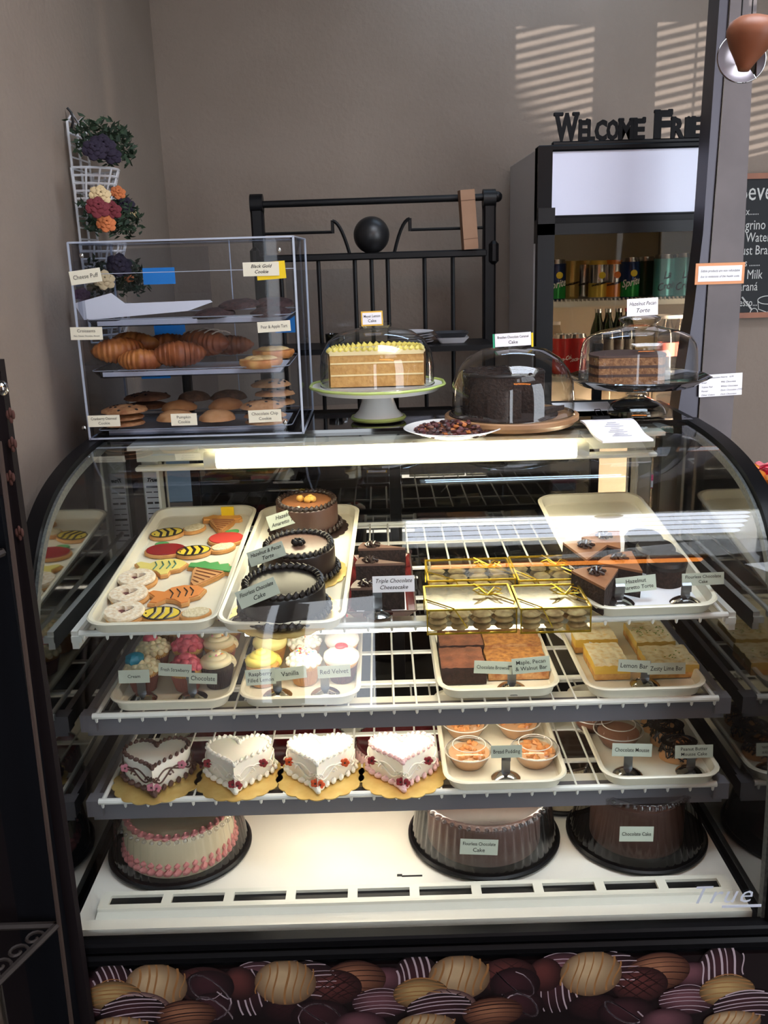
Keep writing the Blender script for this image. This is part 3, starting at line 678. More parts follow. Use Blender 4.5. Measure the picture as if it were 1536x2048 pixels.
simple_cookie('apple_cookie', 332, 1106, .05, 'dark red apple cookie near the left rim of the tray', ell(0, 0, .040, .025), IRD, lambda o: [MB().prism(ell(-.012, .026, .014, .008), .003, .008, bv=.002).build('green_leaf', IG, o)])
def carrot(px, py, rz, label, top, s=1.0):
    body = [(x*s, y*s) for x, y in ((.03, .012), (-.028, .012), (-.022, -.004), (.004, -.046), (.012, -.046), (.028, -.006))]; topo = [(x*s, y*s) for x, y in ((.044, .014), (.040, .026), (.030, .024), (.022, .034), (.010, .026), (0, .036), (-.012, .026), (-.024, .032), (-.034, .022), (-.044, .020), (-.040, .008), (.038, .008))]
    o = flat_thing('cone_cookie', label, 'cookie', MA, px, py, rz)
    m = MB(); m.prism(body, 0, .007); m.prism(topo, 0, .007); m.build('biscuit', M_bis, o)
    m = MB(); m.prism([(x*.93, y*.93) for x, y in body], .0065, .009); m.build('brown_icing', mat('tan_icing', (206, 150, 96), .4), o)
    m = MB(); m.prism([(x*.95, y*.93+.001) for x, y in topo], .0068, .0098, bv=.001); m.build('top_icing', top, o)
    m = MB()
    for k in range(6):
        y = (.004-.009*k)*s; w_ = (.024-.0042*k)*s; m.tube([(-w_+.004, y+.004, .0096), (w_+.004, y-.002, .0096)], .0012, 4)
    m.build('piped_lines', IBR, o)
carrot(442, 1050, .0, 'small cone cookie with orange iced top at the far end', IPO, .95)
carrot(412, 1152, -.35, 'cone cookie with green and yellow iced top and brown lattice', IG, 1.1)
def fish(px, py, rz, label, ic, ln):
    out = [(.040, .004), (.030, .016), (.012, .022), (-.006, .020), (-.018, .010), (-.034, .018), (-.040, .014), (-.032, 0), (-.040, -.014), (-.030, -.018), (-.016, -.010), (-.004, -.016), (.004, -.028), (.014, -.026), (.016, -.016), (.030, -.012)]
    def ex(o):
        m = MB()
        for x in (-.008, .004, .016, .026): m.tube([(x-.003, -.014, .0096), (x+.002, 0, .010), (x-.003, .014, .0096)], .0011, 5)
        m.build('piped_lines', ln, o)
    simple_cookie('fish_cookie', px, py, rz, label, [(x*1.25, y*1.25) for x, y in out], ic, ex)
fish(322, 1140, .1, 'pale yellow fish cookie with green piped stripes', IPY, IBL)
fish(355, 1196, .25, 'orange fish cookie with dark piped stripes', IO, IB)
def linzer(px, py, label):
    o = flat_thing('linzer_cookie', label, 'cookie', MA, px, py, 0, 'linzer cookies')
    ho = heart(.0145, 24); ci = [ell(0, 0, .034, .034, 0, 24)[(i+6) % 24] for i in range(24)]; ho = [ho[(i+0) % 24] for i in range(24)]
    ci = [(.034*cos(atan2(y, x)), .034*sin(atan2(y, x))) for x, y in ho]
    m = MB(); m.lathe([(.0001, 0), (.033, 0), (.0345, .004), (.033, .0075), (.0001, .0075)], 30, (.003, 0, 0)); m.build('lower_biscuit', M_bis, o)
    m = MB(); m.lathe([(.0001, .0075), (.029, .0075), (.029, .010), (.0001, .010)], 24); m.build('jam', mat('raspberry_jam', (96, 20, 44), .15, spec=.8), o)
    m = MB(); m.loft([[(x, y, .0085) for x, y in ci], [(x*1.02, y*1.02, .012) for x, y in ci], [(x*.96, y*.96, .016) for x, y in ci], [(x*1.15, y*1.15, .0165) for x, y in ho], [(x, y, .010) for x, y in ho]], True); m.build('sugared_ring', M_sugar, o)
linzer(275, 1168, 'powdered linzer ring with heart hole, farthest of its three')
linzer(258, 1200, 'powdered linzer ring with heart hole, middle of the three')
linzer(250, 1236, 'powdered linzer ring with heart hole, nearest of the three')
# three tortes
def tray_top(M, px, py, h):
    return onpl(px, py, M @ V((0, 0, h)), M.to_3x3() @ V((0, 0, 1)))
def on_tray_top(M, px, py, H, base=.0045):
    n = M.to_3x3() @ V((0, 0, 1)); return tray_top(M, px, py, H+base)-n*H
for (px, py, r, h, top, side, bord, tp, bd, lab) in (
    (566, 1166, .077, .062, M_choc2, M_choc2, M_choc2, '', M_board, 'nearest whole torte, black flourless cake with a plain shiny top'),
    (597, 1090, .073, .062, mat('mocha_glaze', (112, 84, 72), .35), M_choc, M_choc2, 'pecan', M_board, 'middle whole torte with mocha top and dark rosette'),
    (613, 1003, .070, .065, M_mchoc, mat('milk_choc_side', (78, 54, 46), .4), M_choc, 'nuts', M_choc, 'farthest whole torte with caramel brown top and hazelnuts')):
    o = torte(on_tray_top(MB_, px, py, h), r, h, lab, top, side, bord, tp, bd); o.rotation_euler = eB
# red plate with three cheesecake slices
pf_, pb_ = onz(759, 1236, Z1+.012), onz(765, 1104, Z1+.012)
o = T('rectangular_plate', 'narrow dark red rectangular plate lined with white paper', 'plate', ((pf_.x+pb_.x)/2, (pf_.y+pb_.y)/2, Z1)); W_, L_ = .128, min(pb_.y-pf_.y, .34)
m = MB(); m.loft([[(x, y, z) for x, y in rrect(W_/2-d, L_/2-d, .004, 2)] for d, z in ((.012, 0), (0, .013), (.002, .015), (.014, .004))], True); n = 12
m.box((0, 0, .003), (W_-.026, L_-.026, .002)); m.build('plate_body', mat('dark_red_glaze', (104, 30, 30), .2, coat=.5), o)
m = MB(); m.tube([(x, y, .0145) for x, y in rrect(W_/2, L_/2, .004, 2)], .0018, 6, closed=True); m.build('plate_rim', mat('cream_black_rim', (70, 52, 48), .3), o)
m = MB(); m.box((0, 0, .0045), (W_-.034, L_-.024, .0006)); m.build('paper_liner', M_paper, o)
for (px, py, lab) in ((760, 1192, 'nearest cheesecake slice on the red plate'), (765, 1142, 'middle cheesecake slice on the red plate'), (768, 1110, 'farthest cheesecake slice on the red plate, by the wire shelf')):
    p = onz(px-44 if 0 else px, py, Z1+.045); p.z = Z1+.0055
    s = wedge('cheesecake_slice', p+V((.046, .030, 0)), R(76), lab, L=.100, h=.040, ang=26, group='cheesecake slices', top=mat('mocha_glaze', (112, 84, 72), .35))
b = V((onz(756, 1228, Z1+.006).x, onz(756, 1228, Z1+.006).y, Z1+.006)); holder(0, 0, b, ony(756, 1177, b.y).z, 'chrome card holder standing on the red plate')
card(787, 1168, b.y-.010, 84, 33, ('Triple Chocolate', 'Cheesecake'), 'white card reading Triple Chocolate Cheesecake', paper=M_paper, shear=.3)
# gold trimmed boxes of cookies
M_clearbox = glassmat('clear_box', tint=(236, 234, 224), edge=(214, 212, 196), refl=2.2, rough=.14)
gb = 0
CK = mat('assorted_biscuit', (214, 194, 150), .7, col2=(150, 122, 86), scale=50)
def gift_box(xl, xr, yf_, yb_, label, z=Z1+.047):
    a = onz(xl, yf_, z); b = onz(xr, yf_-2, z); c = onz((xl+xr)/2, yb_, z); w = b.x-a.x-.004; d = max(.06, c.y-a.y-.002); h = .045
    cx = (a.x+b.x)/2; cy = a.y+d/2; o = T('cookie_gift_box', label, 'gift box', (cx, cy, Z1), 0, 'gold ribboned cookie boxes')
    m = MB(); m.box((0, 0, h/2), (w, d, h)); m.build('clear_cover', M_clearbox, o, smooth=0)
    m = MB()
    for sy in (-1, 1):
        m.box((0, sy*d/2, h), (w+.002, .0035, .0035)); m.box((0, sy*d/2, .0), (w+.002, .003, .003))
    for sx in (-1, 1):
        m.box((sx*w/2, 0, h), (.0035, d, .0035))
        for sy in (-1, 1): m.box((sx*w/2, sy*d/2, h/2), (.0025, .0025, h))
    m.build('gold_trim', M_gold, o, smooth=0)
    m = MB(); nx = max(3, int(w/.034))
    for i in range(nx):
        for j in range(3):
            x = -w/2+w*(i+.5)/nx; y = -d/2+d*(j+.5)/3
            for k in range(3): m.ball((x, y, .006+k*.011), (w/nx*.44, d*.14, .0055), 10, 6, 0, None, .12, 20, i+j*7+k)
    q = m.build('cookies', CK, o); q['kind'] = 'stuff'
    m = MB(); m.tube([(-w*.5, -d*.1, h+.002), (-w*.2, -d*.5, h+.002), (-w*.05, -d*.5-.002, .01)], .0013, 5); m.tube([(w*.1, d*.5, h+.003), (w*.3, 0, h+.003), (w*.5, -d*.3, h+.003)], .0013, 5)
    for s_, a_ in ((1, .3), (-1, .3), (1, -.5), (-1, -.5)):
        m.tube([(w*.22, 0, h+.003), (w*.22+s_*.014, .008+a_*.02, h+.012), (w*.22+s_*.026, a_*.03, h+.010), (w*.22+s_*.014, -.004, h+.006), (w*.22, 0, h+.003)], .0014, 5)
    m.build('gold_bow', M_gold, o)
gift_box(852, 1037, 1219, 1168, 'gold-ribboned cookie box, front left of the four')
gift_box(1040, 1186, 1216, 1167, 'gold-ribboned cookie box, front right of the four, by the cream tray')
gift_box(855, 1034, 1161, 1116, 'gold-ribboned cookie box, back left of the four')
gift_box(1036, 1160, 1160, 1110, 'gold-ribboned cookie box, back right of the four, with big bow')
# right tray: liner, amaretto torte slices, small round flourless cakes
m = MB(); m.box((0, .24, .0045), (.185, .42, .0006)); m.build('paper_liner', M_paper, tC)
for i, (px, py, lab) in enumerate(((1200, 1160, 'chocolate torte slice nearest the gold boxes on the right tray'), (1258, 1130, 'chocolate torte slice in the middle of the right tray'), (1172, 1105, 'chocolate torte slice at the left rim of the right tray'), (1222, 1085, 'chocolate torte slice far back, beside the one at the rim'))):
    o = wedge('torte_slice', on_tray_top(MC, px, py, .055), 0, lab, L=.085, h=.052, ang=62, group='amaretto torte slices', top=M_mchoc)
    e = MC.to_3x3() @ Matrix.Rotation([0, .5, -.2, .3][i], 3, 'Z'); o.rotation_euler = e.to_euler(); o.location = o.location-(e @ V((0, .035, 0)))
for i, (px, py, lab) in enumerate(((1335, 1115, 'small round flourless cake nearest the right tray corner'), (1312, 1090, 'small round flourless cake in the middle'), (1288, 1070, 'small round flourless cake farthest back'))):
    o = T('small_flourless_cake', lab, 'cake', on_tray_top(MC, px, py, .05), 0, 'small flourless cakes'); o.rotation_euler = eC
    m = MB(); m.lathe([(.0001, 0), (.036, 0), (.037, .04), (.034, .046), (.0001, .047)], 36); m.build('cake_body', M_crumb, o)
    m = MB(); m.lathe([(.038, .036), (.0385, .044), (.034, .050), (.0001, .051)], 36); m.build('ganache', M_choc2, o)
for (px, py, ct, lab, cx, cy, w_, h_, ln, ro, cl) in ((1238, 1207, 1168, 'chrome holder at the front left of the right tray', 1272, 1168, 80, 32, ('Hazelnut', 'Amaretto Torte'), -5, 'pale card reading Hazelnut Amaretto Torte on the right tray'),
                          (1370, 1206, 1166, 'chrome holder at the front right of the right tray', 1406, 1158, 84, 25, ('Flourless Chocolate', 'Cake'), -1, 'pale card reading Flourless Chocolate Cake on the right tray')):
    b = in_tray(MC, px, py, .0052); holder(0, 0, b, ony(px, ct, b.y).z, lab); card(cx, cy, b.y+.003, w_, h_, ln, cl, ro)
# cards standing against the three tortes
for (px, py, w_, h_, ln, ro, cl, hx, hy, tx, ty, tr, tn) in ((515, 1186, 86, 36, ('Flourless Chocolate', 'Cake'), -22, 'card reading Flourless Chocolate Cake, on the nearest torte', 483, 1243, 566, 1166, .077, 'nearest'), (533, 1108, 76, 30, ('Hazelnut & Pecan', 'Torte'), -18, 'card reading Hazelnut and Pecan Torte, on the middle torte', 505, 1150, 597, 1090, .073, 'middle'), (570, 1037, 72, 30, ('Hazelnut', 'Amaretto Torte'), -17, 'card reading Hazelnut Amaretto Torte, on the farthest torte', 540, 1080, 613, 1003, .07, 'farthest')):
    cc_ = on_tray_top(MB_, tx, ty, .062); yf0 = cc_.y-tr*(1.12 if tn == 'nearest' else 1.06)
    card(px, py, yf0, w_, h_, ln, cl, ro, shear=.35, off=.00012, tilt=12)
    if tn != 'farthest':
        yh = max(yf0+.006, (MB_ @ V((0, .046, 0))).y); q = ony(hx, py+6, yh); fl_ = MB_ @ V((0, yh-(MB_ @ V((0, 0, 0))).y, .0052)); holder(0, 0, V((q.x, yh, fl_.z)), q.z, 'dark steel card holder beside the %s torte' % tn)

# ------------------------------------------------------------ middle shelf
def shelf_tray(z, xl, xr, yf_, L, label, w=None):
    a, b = onz(xl, yf_, z+.024), onz(xr, yf_-(xr-xl)*.03, z+.024); c = (a+b)/2
    return tray('serving_tray', c, c+V((0, L, 0)), w or (b.x-a.x), label)
t1, M1 = shelf_tray(Z2, 210, 460, 1407, .44, 'cream tray of cupcakes at left end of the middle shelf')
t2, M2 = shelf_tray(Z2, 473, 720, 1399, .44, 'cream tray of cupcakes with lemon and red velvet rows')
t3, M3 = shelf_tray(Z2, 878, 1126, 1382, .44, 'cream tray of brownies and maple nut bars')
t4, M4 = shelf_tray(Z2, 1177, 1424, 1381, .44, 'cream tray of powdered lemon and lime bars')
G1, G2 = 'cupcakes on the left tray', 'cupcakes on the second tray'
for (px, py, wr, fm, st, tp, lab, g) in (
    (285, 1336, W_BR, F_VAN, 'dots', None, 'cupcake with teal and cream frosting behind the leftmost card', G1),
    (307, 1298, W_BR, F_VAN, 'dots', None, 'cream dotted cupcake with a pink swirl on top', G1),
    (372, 1334, W_PK, F_PK, 'ruffle', None, 'pink strawberry cupcake at the front of the left tray', G1),
    (376, 1292, W_BR, F_PK, 'ruffle', None, 'pink strawberry cupcake behind the front pink one', G1),
    (434, 1328, W_DK, F_VAN, 'swirl', 'sprinkles', 'vanilla swirl cupcake in dark wrapper, front right of the left tray', G1),
    (440, 1290, W_PK, F_VAN, 'swirl', 'sprinkles', 'vanilla swirl cupcake behind the dark wrapped one', G1),
    (452, 1256, W_PK, F_VAN, 'swirl', 'sprinkles', 'vanilla swirl cupcake third back, mostly under the shelf lip', G1),
    (335, 1256, W_TAN, F_VAN, 'dots', None, 'cream cupcake in tan wrapper farthest back on left tray', G1),
    (525, 1325, W_TAN, F_YEL, 'swirl', None, 'bright yellow lemon cupcake at front of second tray', G2),
    (540, 1288, W_TAN, F_PY, 'dome', None, 'pale lemon domed cupcake behind the bright yellow one', G2),
    (608, 1322, W_TAN, F_WH, 'dots', 'sprinkles', 'vanilla cupcake with piped dots and sprinkles at the front', G2),
    (609, 1285, W_TAN, F_WH, 'dots', 'sprinkles', 'white sprinkled cupcake behind the dotted vanilla one', G2),
    (683, 1317, W_RED, F_WH, 'dome', 'rose', 'red velvet cupcake with red rosette at the front', G2),
    (684, 1283, W_RED, F_WH, 'dome', 'rose', 'red velvet cupcake with red rosette, second in its row', G2),
    (684, 1254, W_RED, F_WH, 'dome', 'rose', 'red velvet cupcake farthest back, half hidden by shelf lip', G2),
    (541, 1254, W_TAN, F_PY, 'dome', None, 'pale lemon cupcake farthest back on the second tray', G2)):
    p = onz(px, py, Z2+.050); c = cupcake((p.x, p.y, Z2+.005), wr, fm, st, tp, lab, g); c.scale = (.97, .97, .97)
    if 'teal' in lab:
        m = MB(); m.ball((-.012, -.006, .070), (.019, .018, .014), 14, 8, 0, None, .25, 20); m.build('teal_swirl', F_TEAL, c)
    if 'pink swirl' in lab:
        m = MB(); m.ball((-.005, 0, .072), (.016, .015, .009), 12, 8, 0, None, .3, 24); m.build('pink_swirl', F_PK, c)
HY = {Z2: 1.642, Z3: 1.600}
def holders(z, rows, M=None):
    for (px, py, ct, lab) in rows:
        b = ony(px, ct, HY[z]); b.z = z+.0045; holder(0, 0, b, ony(px, ct, b.y).z, lab)
holders(Z2, ((279, 1392, 1340, 'card holder at the front left of the left cupcake tray'), (381, 1390, 1342, 'card holder between pink and dark cupcakes'), (552, 1384, 1335, 'card holder in front of the lemon cupcakes'), (648, 1382, 1333, 'card holder in front of the red velvet cupcakes'),
             (1024, 1378, 1326, 'card holder in front of the brownies'), (1292, 1373, 1322, 'card holder in front of the lemon bars')))
yy = HY[Z2]-.010
card(268, 1353, yy, 62, 27, ('Cream',), 'pale card at far left of the middle shelf, in front of the teal cupcake', 0, size=.009)
card(350, 1340, yy-.004, 66, 26, ('Fresh Strawberry',), 'card reading Fresh Strawberry', 5)
card(406, 1357, yy, 56, 22, ('Chocolate',), 'card reading Chocolate on the cupcake tray', 4)
card(521, 1354, yy-.002, 60, 32, ('Raspberry', 'Filled Lemon'), 'card reading Raspberry Filled Lemon', -3)
card(580, 1347, yy+.001, 66, 25, ('Vanilla',), 'pale card reading Vanilla, before the dotted white cupcake', -6)
card(668, 1343, yy+.003, 66, 25, ('Red Velvet',), 'card reading Red Velvet', -2)
yb = HY[Z2]
card(986, 1335, yb-.006, 76, 26, ('Chocolate Brownie',), 'card reading Chocolate Brownie', 4)
card(1062, 1330, yb-.011, 76, 32, ('Maple, Pecan', '& Walnut Bar'), 'card reading Maple Pecan and Walnut Bar', -4)
yb = HY[Z2]
card(1268, 1332, yb-.010, 64, 25, ('Lemon Bar',), 'card reading Lemon Bar', 5)
card(1333, 1337, yb-.007, 76, 24, ('Zesty Lime Bar',), 'card reading Zesty Lime Bar', 1)
def quadslab(name, z, h, fl, fr_, bk, side, topm, label, cat, rough=.0014, crust=None, group=None):
    a = onz(fl[0], fl[1], z+h); b = onz(fr_[0], fr_[1], z+h); c = onz(bk[0], bk[1], z+h)
    w = (b-a).length; d = c.y-(a.y+b.y)/2; rz = 0
    return slab(name, ((a.x+b.x)/2*1.01, (a.y+b.y)/2+d/2+.022, z), w, d, h, rz, side, topm, label, cat, None, rough, group, crust)
BRT = mat('brownie_top', (128, 76, 52), .7, col2=(92, 50, 34), scale=35, bump=.8, bscale=90); BRS = mat('brownie_crumb', (50, 26, 22), .8, col2=(34, 18, 16), scale=100, bump=.6)
MPT = mat('maple_nut_top', (184, 126, 60), .7, col2=(132, 78, 34), scale=80, bump=1, bscale=110); MPS = mat('maple_bar_side', (204, 156, 104), .8, col2=(160, 100, 60), scale=90); LMT = mat('lemon_bar_sugar', (240, 226, 190), .85, col2=(224, 184, 108), scale=70, bump=.4, stops=(.45, .75)); LMS = mat('lemon_curd', (226, 184, 76), .5); LMC = mat('shortbread', (216, 168, 100), .8, col2=(190, 136, 72), scale=80); LIT = mat('lime_bar_sugar', (232, 218, 180), .85, col2=(206, 170, 100), scale=70, bump=.4, stops=(.45, .75)); LIS = mat('lime_curd', (206, 172, 86), .55)
quadslab('brownie', Z2+.006, .036, (884, 1348), (973, 1342), (930, 1303), BRS, BRT, 'large dark brownie at the front left of the bar tray', 'brownie')
quadslab('brownie', Z2+.006, .036, (880, 1301), (968, 1297), (926, 1262), BRS, BRT, 'brownie piece behind the front one', 'brownie')
quadslab('maple_nut_bar', Z2+.006, .026, (978, 1348), (1100, 1342), (1030, 1303), MPS, MPT, 'maple nut bar at the front, behind its card', 'dessert bar')
quadslab('maple_nut_bar', Z2+.006, .028, (970, 1300), (1085, 1296), (1022, 1262), MPS, MPT, 'maple nut bar at the back beside the brownie', 'dessert bar')
quadslab('lemon_bar', Z2+.006, .030, (1192, 1343), (1264, 1340), (1210, 1294), LMS, LMT, 'lemon bar at the front, white with sugar', 'dessert bar', crust=LMC)
quadslab('lemon_bar', Z2+.006, .030, (1152, 1289), (1236, 1286), (1180, 1250), LMS, LMT, 'lemon bar behind the front lemon bar', 'dessert bar', crust=LMC)
a1_ = quadslab('lime_bar', Z2+.006, .028, (1302, 1341), (1400, 1338), (1330, 1299), LIS, LIT, 'lime bar at the front right with sugared top', 'dessert bar', crust=LMC)
a2_ = quadslab('lime_bar', Z2+.006, .028, (1275, 1294), (1352, 1291), (1300, 1252), LIS, LIT, 'lime bar at the back with green zest specks', 'dessert bar', crust=LMC)
for a_, n_ in ((a1_, 10), (a2_, 36)):
    m = MB(); rd = random.Random(n_)
    for i in range(n_): m.ball((rd.uniform(-.035, .035), rd.uniform(-.025, .025), .029), (.002, .001, .0008), 5, 4)
    q = m.build('lime_zest', mat('lime_zest', (120, 150, 50), .6), a_); q['kind'] = 'stuff'
for px, a0 in ((1242, -.1),):
    o = T('paper_divider', 'crumpled white paper liner between lemon and lime bars', 'paper', onz(px, 1330, Z2+.004)); m = MB()
    m.loft([[(x+.006*sin(i*.9)-.10*t, -.03+.20*t, .002+z) for x, z in ((-.012, 0), (-.008, .026), (-.004, .001))] for i, t in [(i, i/8) for i in range(9)]], False); m.build('liner', M_paper, o)

# ------------------------------------------------------------ lower shelf
PKB = mat('pale_pink_border', (232, 192, 194), .5); CHB = mat('chocolate_buttercream', (86, 58, 50), .5); BUR = mat('burgundy_flower', (140, 34, 48), .5); ORF = mat('orange_flower', (214, 84, 40), .5); PNF = mat('dusty_pink_flower', (196, 120, 140), .5)
fl = [(-.030, -.052, .022), (-.006, -.078, .018), (.034, -.050, .034), (.012, -.072, .024)]
for (px, py, bd, sd, fw, lab, rz) in ((316, 1560, CHB, CHB, PNF, 'heart cake with dark chocolate border and scrolls, leftmost', .12), (479, 1554, M_icing, M_icing, BUR, 'white heart cake with burgundy flowers', .02), (641, 1552, M_icing, M_icing, ORF, 'white heart cake with orange flowers', -.02), (805, 1549, PKB, PKB if 0 else M_icing, BUR, 'white heart cake with pale pink shell border, rightmost', 0)):
    p = onz(px, py, Z3); heart_cake((p.x, p.y, Z3), lab, bd, sd, fw, fl, rz)
t5, M5 = shelf_tray(Z3, 890, 1141, 1568, .40, 'white tray of bread pudding cups')
t6, M6 = shelf_tray(Z3, 1210, 1452, 1558, .40, 'white tray with mousse cups and drizzled mousse cakes')
PUD = mat('pudding_custard', (206, 160, 118), .6); PUB = mat('bread_pudding_top', (196, 118, 56), .6, col2=(226, 160, 96), scale=60); MOU = mat('chocolate_mousse', (156, 108, 86), .6)
for (px, py, lab) in ((938, 1492, 'bread pudding cup front left'), (1070, 1489, 'bread pudding cup front right, behind its card'), (930, 1436, 'bread pudding cup back left, under the shelf above'), (1035, 1433, 'bread pudding cup back right, under the shelf above')):
    p = onz(px, py, Z3+.045); c = cup((p.x, p.y, Z3+.004), PUD, lab, 'bread pudding cups', PUB); c.scale = (1.06,)*3
for (px, py, lab) in ((1237, 1452, 'chocolate mousse cup near the left rim of the mousse tray'), (1186, 1420, 'chocolate mousse cup farthest back, mostly hidden')):
    p = onz(px, py, Z3+.045); c = cup((p.x, p.y, Z3+.004), MOU, lab, 'mousse cups'); c.scale = (1.1,)*3
for i, (px, py, lab) in enumerate(((1357, 1500, 'drizzled peanut butter mousse cake nearest its card'), (1335, 1468, 'drizzled mousse cake in the middle of its row'), (1312, 1440, 'drizzled mousse cake farthest back'))):
    p = onz(px, py, Z3+.02); o = T('drizzled_mousse_cake', lab, 'cake', (p.x, p.y, Z3+.0045), .5*i, 'drizzled mousse cakes')
    m = MB(); m.ball((0, 0, 0), (.038, .030, .046), 20, 14, 0, None, .05, 20, i, 0); m.build('mousse', mat('tan_mousse', (190, 142, 96), .6), o)
    m = MB(); rd = random.Random(i)
    for k in range(26):
        a = rd.uniform(0, 6.28); pts = []
        for j in range(9):
            t = -.95+1.9*j/8; u = rd.uniform(-.1, .1)+(k % 13-6)/6.5*.9; x = t; y = u*sqrt(max(0, 1-t*t)); z = sqrt(max(0, 1-x*x-y*y)); M = Rz(a)
            q = M @ V((x, y, z)); pts.append((q.x*.0395, q.y*.0315, max(.001, q.z*.0475)))
        m.tube(pts, .0015, 4)
    m.ball((0, 0, 0), (.0385, .0305, .047), 18, 5, 0, None, 0, 1, 0, .036); m.build('chocolate_drizzle', M_choc2, o)
holders(Z3, ((1012, 1552, 1505, 'card holder in the bread pudding tray'), (1258, 1550, 1495, 'card holder at the left of the mousse tray'), (1384, 1540, 1500, 'card holder at the right of the mousse tray')))
yb = HY[Z3]
card(1013, 1503, yb-.010, 62, 26, ('Bread Pudding',), 'card reading Bread Pudding', 0)
card(1264, 1500, yb-.010, 80, 27, ('Chocolate Mousse',), 'card reading Chocolate Mousse', 3)
card(1388, 1503, yb-.010, 76, 27, ('Peanut Butter', 'Mousse Cake'), 'card reading Peanut Butter Mousse Cake', 0)

# ------------------------------------------------------------ deck: domed cakes
PB = mat('pink_buttercream', (222, 140, 138), .55); IV = mat('ivory_icing', (222, 206, 172), .55); CBR = mat('brown_frosting', (112, 78, 64), .5, col2=(96, 64, 52), scale=20); DBR = mat('dark_brown_frosting', (84, 56, 46), .5)
M_lid = glassmat('ribbed_lid', tint=(240, 240, 240), edge=(196, 194, 196), refl=1.6, rough=.12); M_lid2 = glassmat('frosted_ribbed_lid', tint=(206, 202, 204), edge=(170, 165, 168), refl=2.4, rough=.25)
p1 = V((-.468, 1.658, ZD)); p2 = V((.157, 1.669, ZD)); p3 = V((.4695, 1.658, ZD))
dome_box((p1.x, p1.y, ZD), .145, .102, 'clear ribbed cake dome at the left of the deck', IV, IV, PB, M_lid, 'ivory cake with pink shell borders under the left dome', .76, .80)
dome_box((p2.x, p2.y, ZD), .156, .108, 'frosted ribbed cake dome in the middle with a small card', CBR, mat('light_brown_frosting', (140, 112, 100), .5), None, M_lid2, 'pale brown flourless cake under the middle dome', .74, .72)
dome_box((p3.x, p3.y, ZD), .1415, .135, 'clear ribbed cake dome at the right of the deck', CBR, DBR, None, M_lid, 'dark brown chocolate cake under the right dome', .66, .74, lid_top=.76)
RED = mat('red_velvet_glaze', (120, 18, 30), .25, coat=.3); RDS = mat('pale_pink_icing', (222, 180, 174), .5)
for i, (px, py, sc_) in enumerate(((450, 1490, .125), (600, 1486, .125), (800, 1480, .12), (1120, 1500, .11))):
    p = onz(px, py, ZD+.10); 
    if p.y > 2.1: p.y = 2.1
    dome_box((p.x, min(p.y, 2.08), ZD), sc_, .105, ('clear dome over a red cake behind the left domed cake', 'clear dome over a red cake left of the deck middle, at the back', 'clear dome over a red cake behind the bare deck middle', 'clear dome over a brown cake at the back, between the two right domes')[i], RED if i < 3 else DBR, RDS if i < 3 else IV, None, M_lid, '%s cake under a dome at the back of the deck, %s' % ('red glazed' if i < 3 else 'brown', ('far left', 'left of middle', 'middle', 'right of middle')[i]), .86, .88)
for (cx, cy, w_, h_, ln, ro, pt, r_, lab) in ((958, 1694, 76, 33, ('Flourless Chocolate', 'Cake'), 4, p2, .150, 'card reading Flourless Chocolate Cake stuck on the middle dome'), (1273, 1668, 68, 32, ('Chocolate Cake',), 2, p3, .130, 'card reading Chocolate Cake stuck on the right dome')):
    q = ony(cx, cy, pt.y-r_); card(cx, cy, pt.y-r_, w_, h_, ln, lab, ro, tilt=6)
# ------------------------------------------------------------ acrylic pastry case on the counter top
TZ = 1.2105
ax0, ax1, ay0, ay1, az0, az1 = -.648, -.196, 1.935, 2.245, TZ, 1.612
ac = T('acrylic_pastry_case', 'clear acrylic three-shelf pastry case standing on the left of the display case', 'pastry case', ((ax0+ax1)/2, (ay0+ay1)/2, TZ))
AO = Tr(-(ax0+ax1)/2, -(ay0+ay1)/2, -TZ)
def ap(mb, name, mt, parent=None, label=None, smooth=0): return mb.build(name, mt, parent or ac, label, smooth, AO)
th = .006; mx, my, mz = (ax0+ax1)/2, (ay0+ay1)/2, (az0+az1)/2
for nm, c, d in (('side_panel', (ax0+th/2, my, mz), (th, ay1-ay0, az1-az0)), ('side_panel', (ax1-th/2, my, mz), (th, ay1-ay0, az1-az0)), ('front_panel', (mx, ay0+th/2, mz), (ax1-ax0-.014, .004, az1-az0-.012)),
                 ('top_panel', (mx, my, az1-th/2), (ax1-ax0-.014, ay1-ay0, .004)), ('bottom_panel', (mx, my, az0+th/2), (ax1-ax0-.014, ay1-ay0, .004)), ('rear_door', (mx-.1, ay1-.004, mz), (.2, .003, az1-az0-.02)), ('rear_door', (ax1-.02, ay1+.05, mz-.03), (.10, .003, az1-az0-.07))):
    m = MB(); m.box(c, d); 
    if c[0] == ax1-.02: m = MB(); m.box((0, 0, 0), (.16, .004, az1-az0-.08), M=Tr(ax1+.03, ay1+.01, mz-.03) @ Rz(R(12)))
    ap(m, nm, M_acr)
m = MB(); e = .0022
for x in (ax0, ax1):
    for y in (ay0, ay1): m.box((x, y, mz), (e*2, e, az1-az0))
    m.box((x, my, az1), (e*2, ay1-ay0, e)); m.box((x, my, az0+.002), (e*2, ay1-ay0, e))
for z in (az0+.002, az1): m.box((mx, ay0, z), (ax1-ax0, e, e*1.6)); m.box((mx, ay1, z), (ax1-ax0, e, e))
m.box((mx, ay0-.001, az1-.062), (ax1-ax0, .0008, .0012)); m.box((mx+.05, ay1-.002, mz), (.002, .001, az1-az0)); ap(m, 'polished_edges', M_edge)
for px, py in ((163, 511), (558, 500), (168, 856), (570, 845)):
    q = ony(px, py, ay0-.002); m = MB(); m.ball(tuple(q), (.005, .003, .005), 12, 8); ap(m, 'screw', M_chrome, smooth=40)
M_tr = glassmat('clear_shelf_tray', tint=(238, 238, 240), edge=(205, 208, 212), refl=.6)
shelfz = []
